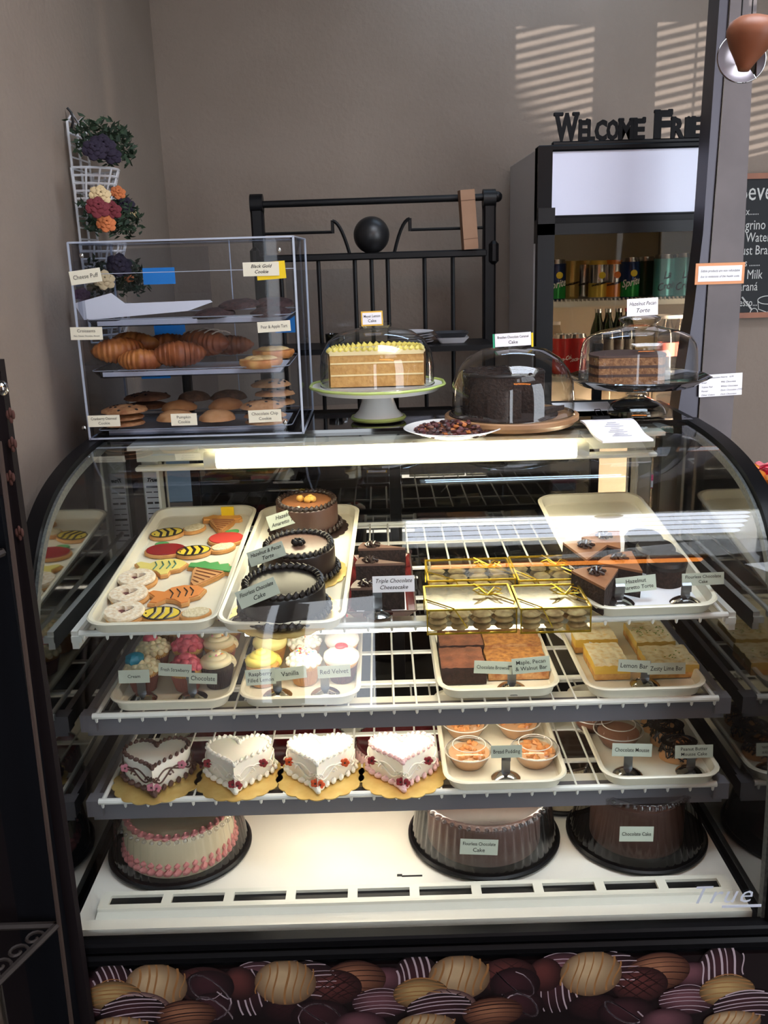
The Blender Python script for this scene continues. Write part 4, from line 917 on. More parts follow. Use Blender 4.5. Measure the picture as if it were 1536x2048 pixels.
for (py, xl, xr, sl_) in ((657, 162, 583, .0), (759, 182, 578, 0), (877, 178, 585, 0)):
    a = ony(xl, py, ay0+.03); b = ony(xr, py-(xr-xl)*.03, ay0+.03); z = (a.z+b.z)/2; w = b.x-a.x; shelfz.append(z)
    x0_ = max(a.x, ax0+.008); x1_ = min(b.x, ax1-.008); cx = (x0_+x1_)/2; w = x1_-x0_
    m = MB(); L2 = .13
    m.loft([[(cx+x, ay0+.03+L2+y, zz) for x, y in rrect(w/2-d_, L2-d_, .015, 3)] for d_, zz in ((.012, z), (.0, z+.016), (.002, z+.017), (.014, z+.002))], True)
    m.box((cx, ay0+.03+L2, z+.001), (w-.03, 2*L2-.03, .002))
    o = T('clear_tray', 'clear plastic tray, %s in the acrylic pastry case' % ('topmost', 'middle one', 'lowest')[len(shelfz)-1], 'tray', (0, 0, 0)); m.build('tray_body', M_tr, o, smooth=0)
    m = MB(); m.tube([(cx+x, ay0+.03+L2+y, z+.0165) for x, y in rrect(w/2, L2, .015, 3)], .0012, 5, closed=True); m.build('tray_rim', mat('clear_rim', (150, 152, 160), .2), o)
    m = MB(); m.box((cx, ay0+.03+L2, z+.003), (w-.04, 2*L2-.03, .0008)); m.box((cx, ay0+.046, z+.0075), (w-.04, .001, .009)); m.build('paper_liner', M_paper, o, smooth=0)
zA, zB, zC = shelfz
# folded paper sheets on the top tray
o = T('folded_paper_sheet', 'crumpled white paper sheets on the topmost tray, left half', 'paper', (0, 0, 0)); m = MB()
P = [ony(x, y, ay0+.05) for x, y in ((148, 607), (222, 586), (250, 607), (420, 600), (425, 604), (375, 622), (200, 638), (168, 640))]
m.add([tuple(p) for p in P]+[(p.x, p.y+.002, p.z) for p in P], [tuple(range(8)), tuple(range(15, 7, -1))]+[(i, (i+1) % 8, 8+(i+1) % 8, 8+i) for i in range(8)]); m.build('sheet', M_paper, o, smooth=0)
def cookie(loc, r, h, mt, label, group, chips=None, n=10, tilt=(0, 0), name='cookie'):
    o = T(name, label, 'cookie', loc, 0, group); o.rotation_euler = (tilt[0], tilt[1], 0)
    m = MB(); m.ball((0, 0, h*.45), (r, r, h*.6), 26, 12, 0, None, .09, 30, loc[0]*50, 0); m.build('biscuit', mt, o, smooth=60)
    if chips:
        m = MB(); rd = random.Random(label)
        for i in range(n):
            a = rd.uniform(0, 6.28); q = r*.85*sqrt(rd.random()); m.ball((q*cos(a), q*sin(a), h*.45+h*.56*sqrt(1-(q/r)**2)), (.004, .004, .003), 6, 5)
        m.build('chips', chips, o)
    return o
CBG = mat('black_cookie', (74, 44, 38), .75, col2=(40, 24, 20), scale=90, bump=1, bscale=120); COA = mat('oatmeal_cookie', (196, 142, 92), .8, col2=(156, 100, 58), scale=60, bump=.8, bscale=80); CCH = mat('choc_chip_cookie', (206, 154, 104), .8, col2=(176, 122, 76), scale=50, bump=.6, bscale=70); CPU = mat('pumpkin_cookie', (206, 152, 100), .7, col2=(184, 124, 72), scale=25, bump=.3, bscale=40); CDK = mat('dark_oat_shaded_cookie', (128, 84, 56), .8, col2=(96, 62, 42), scale=60, bump=.8, bscale=80)
g = 'black gold cookies on the topmost tray'
for (px, py, dy, r, lab) in ((425, 620, .06, .046, 'flat dark cookie at the front beside the paper'), (475, 611, .09, .046, 'flat dark cookie overlapping its left neighbour'), (540, 622, .05, .044, 'dark cookie at front right of the top tray'), (545, 600, .12, .045, 'topmost dark cookie at the right rear')):
    p = ony(px, py, ay0+dy); cookie((p.x, p.y+.02, zA+(.020 if py in (600, 611) else .004)), r, .026, CBG, lab, g, tilt=(.10, -.05 if px < 500 else 0))
M_cr = mat('croissant_crust', (206, 130, 64), .45, col2=(146, 74, 36), scale=28, bump=.5, bscale=60)
M_cr2 = mat('chocolate_croissant', (170, 98, 54), .5, col2=(120, 64, 38), scale=30, bump=.4)
def croissant(loc, L, w, rz, label, mt, curve=.5, sugar=False, ry=0):
    o = T('croissant', label, 'pastry', loc, rz, 'croissants'); o.rotation_euler = (0, ry, rz); m = MB(); pts = []; rr = []; n = 60
    for i in range(n):
        t = -1+2*i/(n-1); k = (1-abs(t)**2.2)**.6 if abs(t) < 1 else 0; seg = abs(t)*6.2; rid = 1-.13*(seg % 1)
        pts.append((t*L/2, curve*L*.35*t*t, w*.62)); rr.append(max(.004, w*k*rid))
    m.tube(pts, rr, 16, 0, flat=.85); m.build('crust', mt, o, smooth=80); o.scale = (1.15, 1.15, 1.15)
    if sugar:
        m = MB()
        for s in range(5):
            t = -.6+.3*s; m.tube([((t+.08*q)*L/2, curve*L*.35*t*t-w*.5+w*q*.25, w*.62+w*.87*sqrt(max(0, 1-t*t*.7))*cos((q-2)*.35)) for q in range(5)], .0012, 4)
        m.build('icing_drizzle', mat('dusty_icing', (210, 190, 170), .7), o)
    return o
for (px, py, dy, L, w, rz, lab, mt, cu, su) in ((237, 705, .08, .095, .030, .5, 'croissant at the left end of the middle tray', M_cr, .6, 0), (280, 722, .05, .085, .026, .1, 'small croissant in front, overlapping the left one', M_cr, .5, 0), (262, 690, .15, .10, .028, -.4, 'croissant behind the left pair', M_cr, .6, 0), (357, 712, .06, .10, .030, .25, 'chocolate croissant at the front middle', M_cr2, .15, 0),
                                    (405, 690, .13, .12, .031, -.55, 'dark sugared croissant lying raised over the others', M_cr2, .1, 1), (335, 690, .17, .09, .026, 0, 'croissant at the rear behind the chocolate one', M_cr2, .5, 0), (460, 690, .19, .085, .024, -.2, 'croissant at the rear right, dark', M_cr2, .5, 0)):
    p = ony(px, py, ay0+dy); croissant((p.x, p.y+.01, max(zB+.004, p.z-.018)), L, w, rz, lab, mt, cu, su)
TRT = mat('tart_pastry', (232, 176, 100), .5, col2=(206, 120, 56), scale=26, bump=.5)
for (px, py, dy, r, lab) in ((520, 724, .05, .046, 'pear and apple tart at the front right'), (545, 705, .12, .046, 'pear and apple tart behind the front one')):
    p = ony(px, py, ay0+dy); o = T('fruit_tart', lab, 'pastry', (p.x, p.y+.01, max(zB+.004, p.z-.012)), 0, 'pear and apple tarts'); m = MB()
    m.lathe([(.0001, 0), (r*.85, 0), (r, .010), (r*.97, .017), (r*.8, .018), (.0001, .016)], 40, rf=lambda a, k: 1+.04*sin(9*a)); m.build('pastry_shell', TRT, o, smooth=60)
    m = MB()
    for i in range(7): a = i*.9; m.ball((r*.45*cos(a), r*.45*sin(a), .018), (.016, .009, .006), 10, 6, 0, Tr(0, 0, 0))
    m.build('fruit_slices', mat('baked_fruit', (226, 190, 124), .45), o)
g1, g2, g3 = 'oatmeal cookies on the lowest tray', 'pumpkin cookies on the lowest tray', 'chocolate chip cookies on the lowest tray'
for (px, py, dy, r, h, mt, lab, g, ch) in (
    (242, 850, .05, .047, .018, COA, 'oatmeal cookie at the bottom of the front left stack', g1, None), (240, 838, .05, .047, .018, COA, 'oatmeal cookie in the middle of the front left stack', g1, None), (245, 824, .05, .050, .022, COA, 'oatmeal cookie on top of the front left stack', g1, M_choc),
    (290, 815, .16, .050, .020, CDK, 'dark oatmeal cookie at the bottom of the rear left pair', g1, None), (290, 798, .16, .052, .022, CDK, 'dark oatmeal cookie on top of the rear left pair', g1, M_choc),
    (348, 840, .05, .042, .034, CPU, 'pumpkin cookie at the front, behind its card', g2, None), (432, 840, .05, .040, .036, CPU, 'pumpkin cookie at the front, right of the card', g2, None), (355, 820, .12, .040, .034, CPU, 'pumpkin cookie second row left', g2, None), (450, 816, .12, .040, .036, CPU, 'pumpkin cookie second row right', g2, None), (385, 800, .19, .038, .034, CDK, 'pumpkin cookie at the rear left, shaded', g2, None), (455, 798, .19, .042, .034, CDK, 'pumpkin cookie at the rear right, shaded', g2, None),  # the two rear pumpkin cookies have their shade put into a darker colour
    (530, 846, .05, .046, .018, CCH, 'chip cookie at the bottom of the front right stack', g3, M_choc), (528, 834, .05, .046, .018, CCH, 'chip cookie in the middle of the front right stack', g3, M_choc), (522, 816, .055, .048, .024, CCH, 'chip cookie on top of the front right stack', g3, M_choc),
    (548, 808, .14, .046, .018, CCH, 'chip cookie at the bottom of the rear right stack', g3, M_choc), (548, 790, .14, .046, .018, CCH, 'chip cookie in the middle of the rear right stack', g3, M_choc), (540, 772, .14, .045, .024, CCH, 'chip cookie on top of the rear right stack', g3, M_choc)):
    p = ony(px, py, ay0+dy); cookie((p.x, p.y+.02, max(p.z-h*.5, zC+.004)), r, h, mt, lab, g, ch)
def acard(px, py, wpx, hpx, lines, label, rot=0, paper=M_cream, y=None, tape=True, **k):
    y = y if y is not None else ay0-.003; p = ony(px, py, y); sc = (p-CAM).dot(_f)/FPX; w, h = wpx*sc, hpx*sc
    M = AO @ Tr(*p) @ Ry(R(-rot)); m = MB(); m.box((0, 0, 0), (w, .0006, h))
    o = m.build('taped_card', paper, ac, label, 0); o.matrix_local = M
    n = len(lines)
    for i, l in enumerate(lines): text(l, min(h*.6/n*1.15, .012), M_ink, o, Tr(0, -.0006, (n-1)/2*h*.4-i*h*.4) @ FACE, fit=w*.8, **k)
    return o
acard(171, 553, 63, 27, ('Cheese Puff',), 'card reading Cheese Puff', 6)
acard(522, 538, 72, 27, ('Black Gold', 'Cookie'), 'card reading Black Gold Cookie', 0, shear=.35, off=.00012)
acard(542, 541, 58, 34, (), 'yellow paper behind the black gold card', 3, MATS['yellow_paper'], ay0-.0015)
M_bluep = mat('blue_paper', (28, 130, 206), .7)
acard(318, 552, 64, 32, (), 'blue paper square', 0, M_bluep, ay1-.008); acard(340, 662, 62, 30, (), 'blue paper square', 2, M_bluep, ay1-.008); acard(570, 645, 40, 40, (), 'blue paper square', 0, M_bluep, ay1-.008); acard(312, 752, 58, 10, (), 'blue paper strip', 0, M_bluep, ay0+.2)
acard(173, 667, 64, 25, ('Croissants', 'Plain, Cheese, Chocolate, Almond'), 'card reading Croissants with flavours', -1)
acard(548, 653, 66, 21, ('Pear & Apple Tart',), 'card reading Pear and Apple Tart', 2)
acard(208, 842, 64, 23, ('Cranberry Oatmeal', 'Cookie'), 'card reading Cranberry Oatmeal Cookie', 0)
acard(368, 839, 52, 24, ('Pumpkin', 'Cookie'), 'card reading Pumpkin Cookie', 0)
acard(530, 832, 66, 25, ('Chocolate Chip', 'Cookie'), 'card reading Chocolate Chip Cookie', 1)

# ------------------------------------------------------------ cake stands
GT = TZ
ls = onz(757, 838, GT); ls = V((ls.x, 2.09, GT))
o = T('cake_stand', 'white pedestal cake stand with a green scalloped rim', 'cake stand', ls); n_ = 72
lp = ony(750, 774, 2.09).z-GT; Rl = .149
m = MB(); m.lathe([(.0001, 0), (.057, 0), (.060, .003), (.056, .010), (.044, .022), (.036, .045), (.033, .070), (.038, lp-.012), (.080, lp-.010), (Rl*.93, lp-.006), (Rl, lp+.006)], n_, rf=lambda a, k: 1+(.022*abs(sin(6*a)) if k == 10 else 0)); m.lathe([(Rl, lp+.006), (Rl*.95, lp+.004), (Rl*.86, lp+.001), (.0001, lp)], n_, rf=lambda a, k: 1+(.022*abs(sin(6*a)) if k == 0 else 0)); m.build('pedestal_plate', mat('white_china', (226, 226, 222), .15), o)
GRN = mat('pale_green_glaze', (186, 206, 120), .2)
m = MB(); m.tube([(Rl*1.0*(1+.022*abs(sin(6*a)))*cos(a), Rl*(1+.022*abs(sin(6*a)))*sin(a), lp+.0065) for a in [2*pi*i/96 for i in range(96)]], .0035, 6, closed=True); m.tube(ringpts(.059, .005), .0045, 6, closed=True); m.build('green_rim', GRN, o)
zc = GT+lp+.003
co = T('lemon_cake', 'large cut yellow lemon layer cake under the glass dome', 'cake', (ls.x, ls.y, zc)); r = .105; ch = ony(745, 706, 2.02).z-zc
half = [(r*cos(a), .0+r*sin(a)) for a in [pi*i/24 for i in range(25)]]
m = MB(); m.prism([(x, y-.012) for x, y in half][::1], 0, ch-.004); m.build('cake_layers', M_cake, co, smooth=30)
m = MB(); hh = ch/3.2
for k in (1, 2): m.box((0, -.0124, hh*k*1.05), (2*r*.99, .0012, .0035))
m.box((0, -.0124, ch-.006), (2*r, .0014, .008)); m.build('lemon_filling', mat('lemon_cream', (244, 222, 168), .5), co, smooth=0)
m = MB(); m.prism([(x*1.03, y*1.02-.011) for x, y in half], ch-.006, ch+.001, bv=.002)
m.loft([[(x*1.035, y*1.03-.011, z) for x, y in half] for z in (0, ch)], False); m.build('icing', mat('lemon_cream', (240, 222, 160), .5), co, smooth=40)
m = MB(); rope(m, [(x*.95, y*.95-.008, ch+.002) for x, y in half], .008, 22, closed=False); rope(m, [(-r+2*r*i/10, -.006, ch+.001) for i in range(11)], .0075, 16, closed=False); m.build('piped_border', mat('yellow_icing_cake', (238, 218, 110), .5), co)
def dome(name, label, loc, prof, handle, parent=None):
    o = T(name, label, 'glass dome', loc); m = MB(); m.lathe(prof, 64); m.build('dome', M_glass, o, smooth=60)
    m = MB(); handle(m); m.build('knob', M_glass, o, smooth=60)
    m = MB(); m.tube(ringpts(prof[0][0], .002, 60), .0018, 6, closed=True); m.build('dome_rim', M_glass, o); return o
dz = GT+lp+.005; dh = ony(745, 655, 2.09).z-dz
dome('cake_dome', 'low glass dome with loop handle over the lemon cake', (ls.x, ls.y, dz), [(.128, 0), (.128, dh*.35), (.124, dh*.55), (.108, dh*.78), (.080, dh*.93), (.045, dh*.985), (.036, dh), (.0001, dh)],
     lambda m: (m.lathe([(.030, dh), (.036, dh+.006), (.034, dh+.012), (.0001, dh+.012)], 32), m.tube([(-.016, 0, dh+.010), (-.015, 0, dh+.026), (0, 0, dh+.034), (.015, 0, dh+.026), (.016, 0, dh+.010)], .0035, 8)))
card(744, 637, 2.04, 38, 23, ('Meyer Lemon', 'Cake'), 'white card with yellow border atop the lemon cake dome', -1, paper=M_paper, edge=mat('amber_paper', (226, 180, 70), .7), tilt=0)
# chocolate cake on a wooden board
bp = V((onz(1017, 838, GT).x, 2.0, GT)); Rb = .145; hb = .020
o = T('wooden_cake_board', 'round wooden board under the tall glass dome', 'board', bp)
m = MB(); m.lathe([(.0001, .0), (Rb*.93, 0), (Rb*.95, .004), (Rb*.98, .008), (Rb, .010), (Rb, .018), (Rb*.985, .020), (Rb*.93, .020), (Rb*.92, .017), (.0001, .017)], 64); m.build('board_disc', mat('stained_wood', (168, 128, 88), .5, col2=(140, 102, 68), scale=14), o)
c2 = T('chocolate_cake', 'dark chocolate layer cake with a slice cut away, on the wooden board', 'cake', (bp.x-.018, bp.y, GT+.018)); r = .088; h = ony(1010, 755, 1.93).z-GT-.018
m = MB(); pts = [(0, 0)]+[(r*cos(a), r*sin(a)) for a in [R(-18+306*i/40) for i in range(41)]]; m.prism(pts, .004, h); m.prism(circ(.118, 40), 0, .004); m.build('cake_body', M_crumb, c2, smooth=30)
m = MB(); m.prism([(x*1.01, y*1.01) for x, y in pts], h, h+.006, bv=.002); rd = random.Random(3)
m.build('top_frosting', M_choc2, c2, smooth=40)
m = MB()
for i in range(90):
    a = R(rd.uniform(-15, 285)); q = r*sqrt(rd.random())*.95; m.box((q*cos(a), q*sin(a), h+.007), (.014, .002, .0025), 0, None)
q = m.build('chocolate_shavings', M_crumb, c2, smooth=0); q['kind'] = 'stuff'
c3 = T('chocolate_slice', 'thin chocolate cake slice lying right of the dark cake', 'cake slice', (bp.x+.085, bp.y-.01, GT+.023), .6)
m = MB(); m.prism([(-.035, -.02), (.04, 0), (-.035, .02)], 0, .01); m.build('slice', M_crumb, c3)
dh = ony(1020, 690, 2.0).z-GT-.02
dome('cake_dome', 'tall rounded glass dome over the dark chocolate cake', (bp.x+.002, bp.y, GT+.019), [(.133, 0), (.133, dh*.25), (.130, dh*.45), (.120, dh*.64), (.100, dh*.82), (.070, dh*.94), (.035, dh*.99), (.0001, dh)], lambda m: m.lathe([(.012, dh-.002), (.010, dh+.006), (.018, dh+.012), (.020, dh+.018), (.014, dh+.025), (.0001, dh+.027)], 24))
card(1026, 679, 1.965, 72, 26, ('Brazilian Chocolate Caramel', 'Cake'), 'white card with green and yellow ends, atop the tall dome', -2, paper=M_paper, tilt=0)
q = ony(989, 679, 1.964); q2 = ony(1064, 678, 1.964); cc = [x for x in COL.objects if x.get('label', '').startswith('white card with green')][0]
for s_, mt_ in ((-1, mat('green_paper', (40, 150, 110), .7)), (1, mat('yellow_paper', (232, 198, 20), .7))):
    m = MB(); m.box((s_*.0405, 0, -.001 if s_ < 0 else -.003), (.004, .0008, .029)); m.build('coloured_edge', mt_, cc, smooth=0)
# plate of dried fruit on the glass
wp = onz(907, 868, TZ); o = T('shallow_bowl', 'white shallow bowl of dark chocolate bits and dried fruit', 'bowl', (wp.x, 1.90, 1.2045))
pz = .017
m = MB(); m.lathe([(.0001, 0), (.050, 0), (.054, .002), (.070, .006), (.101, pz), (.103, pz+.001), (.100, pz+.002), (.072, .009), (.055, .005), (.0001, .004)], 64); m.build('bowl_body', mat('white_china', (226, 226, 222), .15), o)
rd = random.Random(5); cm = [mat('dried_dark', (60, 34, 34), .5), mat('dried_red', (96, 50, 50), .5), mat('dried_orange', (186, 112, 56), .5), mat('dried_brown', (118, 76, 58), .6)]
m = MB()
for i in range(300):
    a = rd.uniform(0, 6.28); q = .080*sqrt(rd.random()); z = .010+rd.random()*.020*(1-(q/.084)**2)
    m.ball((q*cos(a)*1.02, q*sin(a), z), (rd.uniform(.004, .008), rd.uniform(.003, .006), rd.uniform(.002, .005)), 6, 4, rd.choice((0, 0, 0, 1, 1, 3, 2)), None, .6, 30, i)
f = m.build('chocolate_bits', cm, None, None, 40); tag(f, 'heap of dark chocolate bits and dried fruit in the white bowl', 'chocolate bits'); f['kind'] = 'stuff'; f.location = o.location
# glass pedestal stand with torte
gp = V((.545, 2.07, GT)); gz = ony(1283, 768, 2.07).z-GT; Rg = .158
o = T('glass_cake_stand', 'clear glass pedestal cake stand with ringed stem', 'cake stand', gp)
m = MB(); m.lathe([(.0001, 0), (.064, 0), (.066, .003), (.063, .012), (.053, .023), (.036, .032), (.021, .038)], 56, rf=lambda a, k: 1+.02*sin(8*a)); m.build('foot', glassmat('thick_glass', tint=(232, 236, 238), edge=(180, 184, 190), refl=2.6, rough=.03, edge_pos=1.0), o)
m = MB(); m.lathe([(.021, .038), (.018, .040), (.024, .043), (.024, .046), (.018, .049), (.025, .052), (.025, .055), (.018, .058), (.024, .061), (.024, .064), (.018, .067), (.022, gz-.008)], 40); m.build('stem', MATS['thick_glass'], o)
m = MB(); m.lathe([(.0001, gz-.006), (.10, gz-.004), (.125, gz), (Rg*.94, gz+.014), (Rg, gz+.018), (Rg*.97, gz+.020), (.122, gz+.006), (.0001, gz+.003)], 72, rf=lambda a, k: 1+(.012*sin(14*a) if 2 < k < 6 else 0)); m.build('plate', MATS['thick_glass'], o)
tz = GT+gz+.005
c4 = T('nut_torte', 'brown layered hazelnut pecan torte, partly cut, on the glass stand', 'cake', (gp.x-.022, gp.y+.01, tz)); r = .083; h = .058
pts = [(r*cos(a), r*sin(a)) for a in [R(-40+250*i/36) for i in range(37)]]
M_tc = mat('nut_torte_crumb', (150, 108, 72), .85, col2=(112, 74, 46), scale=130, bump=.8, bscale=160)
m = MB(); m.prism(pts, 0, h); m.build('cake_layers', M_tc, c4, smooth=30)
m = MB(); m.prism([(x*1.015, y*1.015) for x, y in pts], h, h+.005, bv=.001)
for z in (h*.33, h*.66): m.prism([(x*1.004, y*1.004) for x, y in pts], z-.003, z+.003)
m.build('chocolate_layers', mat('torte_chocolate', (66, 42, 34), .5), c4, smooth=30)
dz = GT+gz+.008; dh = ony(1280, 650, 2.07).z-dz
dome('cake_dome', 'wide glass dome with flat knob on the glass stand', (gp.x, gp.y, dz), [(.128, 0), (.130, .010), (.126, dh*.55), (.122, dh*.68), (.112, dh*.80), (.085, dh*.90), (.055, dh*.95), (.038, dh*.985)], lambda m: m.lathe([(.038, dh*.985), (.034, dh+.002), (.044, dh+.010), (.046, dh+.016), (.036, dh+.021), (.0001, dh+.022)], 40))
card(1285, 614, 2.04, 62, 34, ('Hazelnut Pecan', 'Torte'), 'white card reading Hazelnut Pecan Torte, atop the right dome', -2, paper=M_paper, tilt=0, shear=.3)
# papers and tray on the top
A_ = [onz(x, y, GT+.003) for x, y in ((1156, 842), (1253, 838), (1308, 886), (1213, 889))]
A_ = [onz(1160, 844, GT+.003), onz(1262, 840, GT+.003), onz(1307, 884, GT-.002), onz(1205, 888, GT-.002)]
o = T('stapled_papers', 'stack of printed white papers held by a black binder clip', 'papers', (0, 0, 0)); m = MB()
g_ = []
for j in range(9):
    t = j/8; L0 = A_[0].lerp(A_[3], t); R0 = A_[1].lerp(A_[2], t); b_ = .004*sin(t*7)*(1-t*.4)+.004
    g_.append([L0+V((0, 0, b_)), R0+V((0, 0, b_)), R0+V((0, 0, b_-.004)), L0+V((0, 0, b_-.004))])
m.loft(g_, True, caps=True); m.build('sheets', M_paper, o, smooth=0)
pc_ = (A_[0]+A_[1])/2; ang = atan2(A_[1].y-A_[0].y, A_[1].x-A_[0].x)
dn = (A_[3]-A_[0]); 
for k in range(9):
    t = .28+k*.06; q = A_[0].lerp(A_[3], t).lerp(A_[1].lerp(A_[2], t), .5); b_ = .004*sin(t*7)*(1-t*.4)+.0055
    m = MB(); m.box((0, 0, 0), (.018+.010*(k % 3), .0022, .0003)); m.build('printed_line', mat('grey_print', (120, 120, 126), .8), o, smooth=0, M=Tr(q.x, q.y, q.z+b_))
m = MB(); m.box((pc_.x-.01, pc_.y+.0, pc_.z+.008), (.036, .012, .006)); m.tube([(pc_.x-.018, pc_.y, pc_.z+.012), (pc_.x-.020, pc_.y+.02, pc_.z+.022), (pc_.x-.008, pc_.y+.022, pc_.z+.022), (pc_.x-.004, pc_.y, pc_.z+.012)], .0011, 6); m.build('binder_clip', M_black, o)
o = T('black_serving_tray', 'shallow black tray leaning under the glass stand foot', 'tray', (.49, 2.18, GT)); m = MB(); m.loft([[(x*k, y*k, z) for x, y in rrect(.13, .055, .01, 3)] for k, z in ((.92, 0), (1, .006), (.98, .007), (.9, .002))], True, caps=True); m.build('tray_body', M_black, o)
o = T('loose_paper', 'white sheet of paper behind the wooden cake board', 'paper', onz(1170, 822, GT+.008)); m = MB(); m.box((0, .03, 0), (.13, .06, .001), M=Rx(R(10))); m.build('sheet', M_paper, o, smooth=0)

# ------------------------------------------------------------ iron baker's rack by the wall
RY = 2.95
rk = T('iron_bakers_rack', 'black iron and wood rack with a ball ornament against the back wall', 'rack', (0, RY, 0)); RK = Tr(0, -RY, 0)
xL = ony(513, 400, RY).x; xR = ony(978, 400, RY).x; zT = ony(745, 403, RY).z; zS = ony(745, 512, RY).z; zL = ony(745, 687, RY).z+.010
for x, tz_, sx in ((xL, ony(513, 388, RY).z, -1), (xR, ony(975, 378, RY).z, 1)):
    m = MB(); m.box((x, RY, tz_/2-.02), (.038, .045, tz_-.04), bv=.006); m.lathe([(.0001, -.019), (.03, -.019), (.03, .019), (.0001, .019)], 20, (0, 0, 0), 0, Tr(x, RY, tz_-.03) @ Ry(pi/2))
    m.box((x+sx*.012, RY-.01, zS), (.03, .05, .07), bv=.01)
    m.build('post', M_iron, rk, M=RK)
m = MB(); m.cyl((xL, RY-.005, zT), (xR+.02, RY-.005, zT+.003), .0105, 12); m.ball((xR+.024, RY-.005, zT+.003), .016, 12, 8); m.build('top_rail', M_iron, rk, M=RK)
bc = ony(743, 470, RY); m = MB(); m.ball(tuple(bc+V((0, 0, 0))), .055, 32, 20); m.build('ball_ornament', mat('black_satin_ball', (26, 26, 28), .38), rk, M=RK)
zm = ony(600, 466, RY).z
for sx in (-1, 1):
    m = MB(); X = lambda d: bc.x+sx*d
    xe = xL if sx < 0 else xR
    m.tube([(xe, RY, zm), (X(.118), RY, zm)], .005, 6); m.tube([(X(.118), RY, zm-.004), (X(.118), RY, zm+.034)], .005, 6)
    m.tube([(X(.118-.05*i/7), RY, zm+.032-.10*(i/7)**2) for i in range(8)] + [(X(.066), RY, zS+.01)], .006, 6); m.build('scroll_bar', M_iron, rk, M=RK)
m = MB(); m.box((bc.x, RY, zS), (xR-xL, .05, .022), bv=.004); m.build('upper_shelf', M_iron, rk, M=RK)
for px in (640, 712, 745, 777, 850, 906, 565):
    x = ony(px, 600, RY).x; m = MB(); m.cyl((x, RY, .3), (x, RY, zS), .0065, 8); m.build('spindle', M_iron, rk, M=RK)
m = MB(); m.box((bc.x, RY-.10, zL-.012), (xR-xL, .22, .016)); m.build('middle_shelf', M_iron, rk, M=RK)
m = MB(); m.box((bc.x, RY-.16, .86), (xR-xL+.05, .4, .03)); m.build('counter_shelf', mat('dark_wood', (44, 34, 30), .5), rk, M=RK)
for px, py, lab in ((745, 655, ''),): pass
YP = RY-.10
q = ony(665, 672, YP); o = T('coffee_mug', 'small black coffee mug on the rack shelf, left of the plates', 'mug', (q.x, YP, zL-.004)); m = MB(); m.lathe([(.0001, .001), (.018, .001), (.020, .004), (.023, .036), (.021, .036), (.018, .006), (.0001, .005)], 28); m.build('mug_body', M_gloss, o)
m = MB(); m.tube([(.021, 0, .030), (.034, 0, .028), (.035, 0, .014), (.020, 0, .008)], .0028, 8); m.build('handle', M_gloss, o)
zq = zL-.0035
for i in range(5):
    q = ony(822, 670, YP); o = T('stacked_plate', 'white plate, %s in the stack behind the lemon cake dome' % ('bottom', 'second from bottom', 'middle', 'second from top', 'topmost')[i], 'plate', (q.x-.004*(i % 2), YP, zq+.0075*i), 0, 'plates stacked on the rack'); m = MB(); m.lathe([(.0001, 0), (.035, 0), (.068, .0055), (.069, .0065), (.035, .002), (.0001, .002)], 44); m.build('plate_body', mat('grey_white_china', (226, 226, 232), .25), o)
for i in range(2):
    q = ony(903, 676, YP); o = T('square_dish', '%s square dish on the rack shelf beside the plates' % ('lower grey', 'upper dark')[i], 'dish', (q.x, YP, zq+.014*i), 0, 'square dishes on the rack'); m = MB(); m.loft([[(x, y, z) for x, y in rrect(s_, s_, .008, 2)] for s_, z in ((.036, 0), (.050, .017), (.049, .017), (.034, .003))], True, caps=True); m.build('dish_body', (mat('grey_white_china', (226, 226, 232), .25), mat('dark_stoneware', (52, 52, 56), .3))[i], o)
a = ony(940, 440, RY-.03); o = T('cardboard_box', 'tall narrow brown cardboard box leaning on the rack post', 'box', (a.x, a.y, zS+.012)); o.rotation_euler = (0, R(-4), R(8))
hb_ = ony(940, 378, RY-.03).z-zS-.014; m = MB(); m.box((0, 0, hb_/2), (.044, .035, hb_)); m.build('carton', mat('cardboard', (150, 116, 92), .85, col2=(138, 104, 80), scale=8), o, smooth=0)
m = MB(); m.box((0, -.018, hb_-.03), (.044, .001, .002)); m.box((0, -.018, .03), (.044, .001, .002)); m.build('flap_edge', mat('cardboard_dark', (104, 76, 58), .9), o, smooth=0)
# things on the counter seen through the back of the case
for (px, py, y_, s_, mt_, lab, nm) in ((372, 960, 2.72, (.14, .10, .16), mat('pale_blue_bag', (150, 172, 186), .8), 'pale blue bag seen through the back of the case', 'paper_bag'), (1125, 972, 2.7, (.075, .05, .045), mat('pink_carton', (216, 60, 110), .6), 'pink and white carton behind the case', 'carton'), (660, 1010, 2.75, (.10, .08, .08), mat('brown_tub', (70, 52, 46), .6), 'dark brown tub behind the case', 'tub')):
    p = ony(px, py, y_); o = T(nm, lab, nm.split('_')[-1], (p.x, y_, .876)); h_ = max(.03, p.z+s_[2]/2-.876); m = MB(); m.box((0, 0, h_/2), (s_[0], s_[1], h_), bv=.004); m.build('body', mt_, o, smooth=30)
    if nm == 'carton': m = MB(); m.box((0, -.0255, h_*.45), (.07, .001, .02)); m.build('white_band', M_paper, o)
o = T('cooling_rack', 'white wire cooling rack lying behind the case', 'rack', (.12, 2.72, .93)); m = MB()
for i in range(12): m.cyl((-.22+.04*i, -.1, 0), (-.22+.04*i, .1, 0), .002, 6)
for y in (-.1, 0, .1): m.cyl((-.22, y, 0), (.22, y, 0), .003, 6)
for x in (-.2, .2):
    for y in (-.09, .09): m.cyl((x, y, -.055), (x, y, 0), .003, 6)
m.build('wires', M_wire, o)

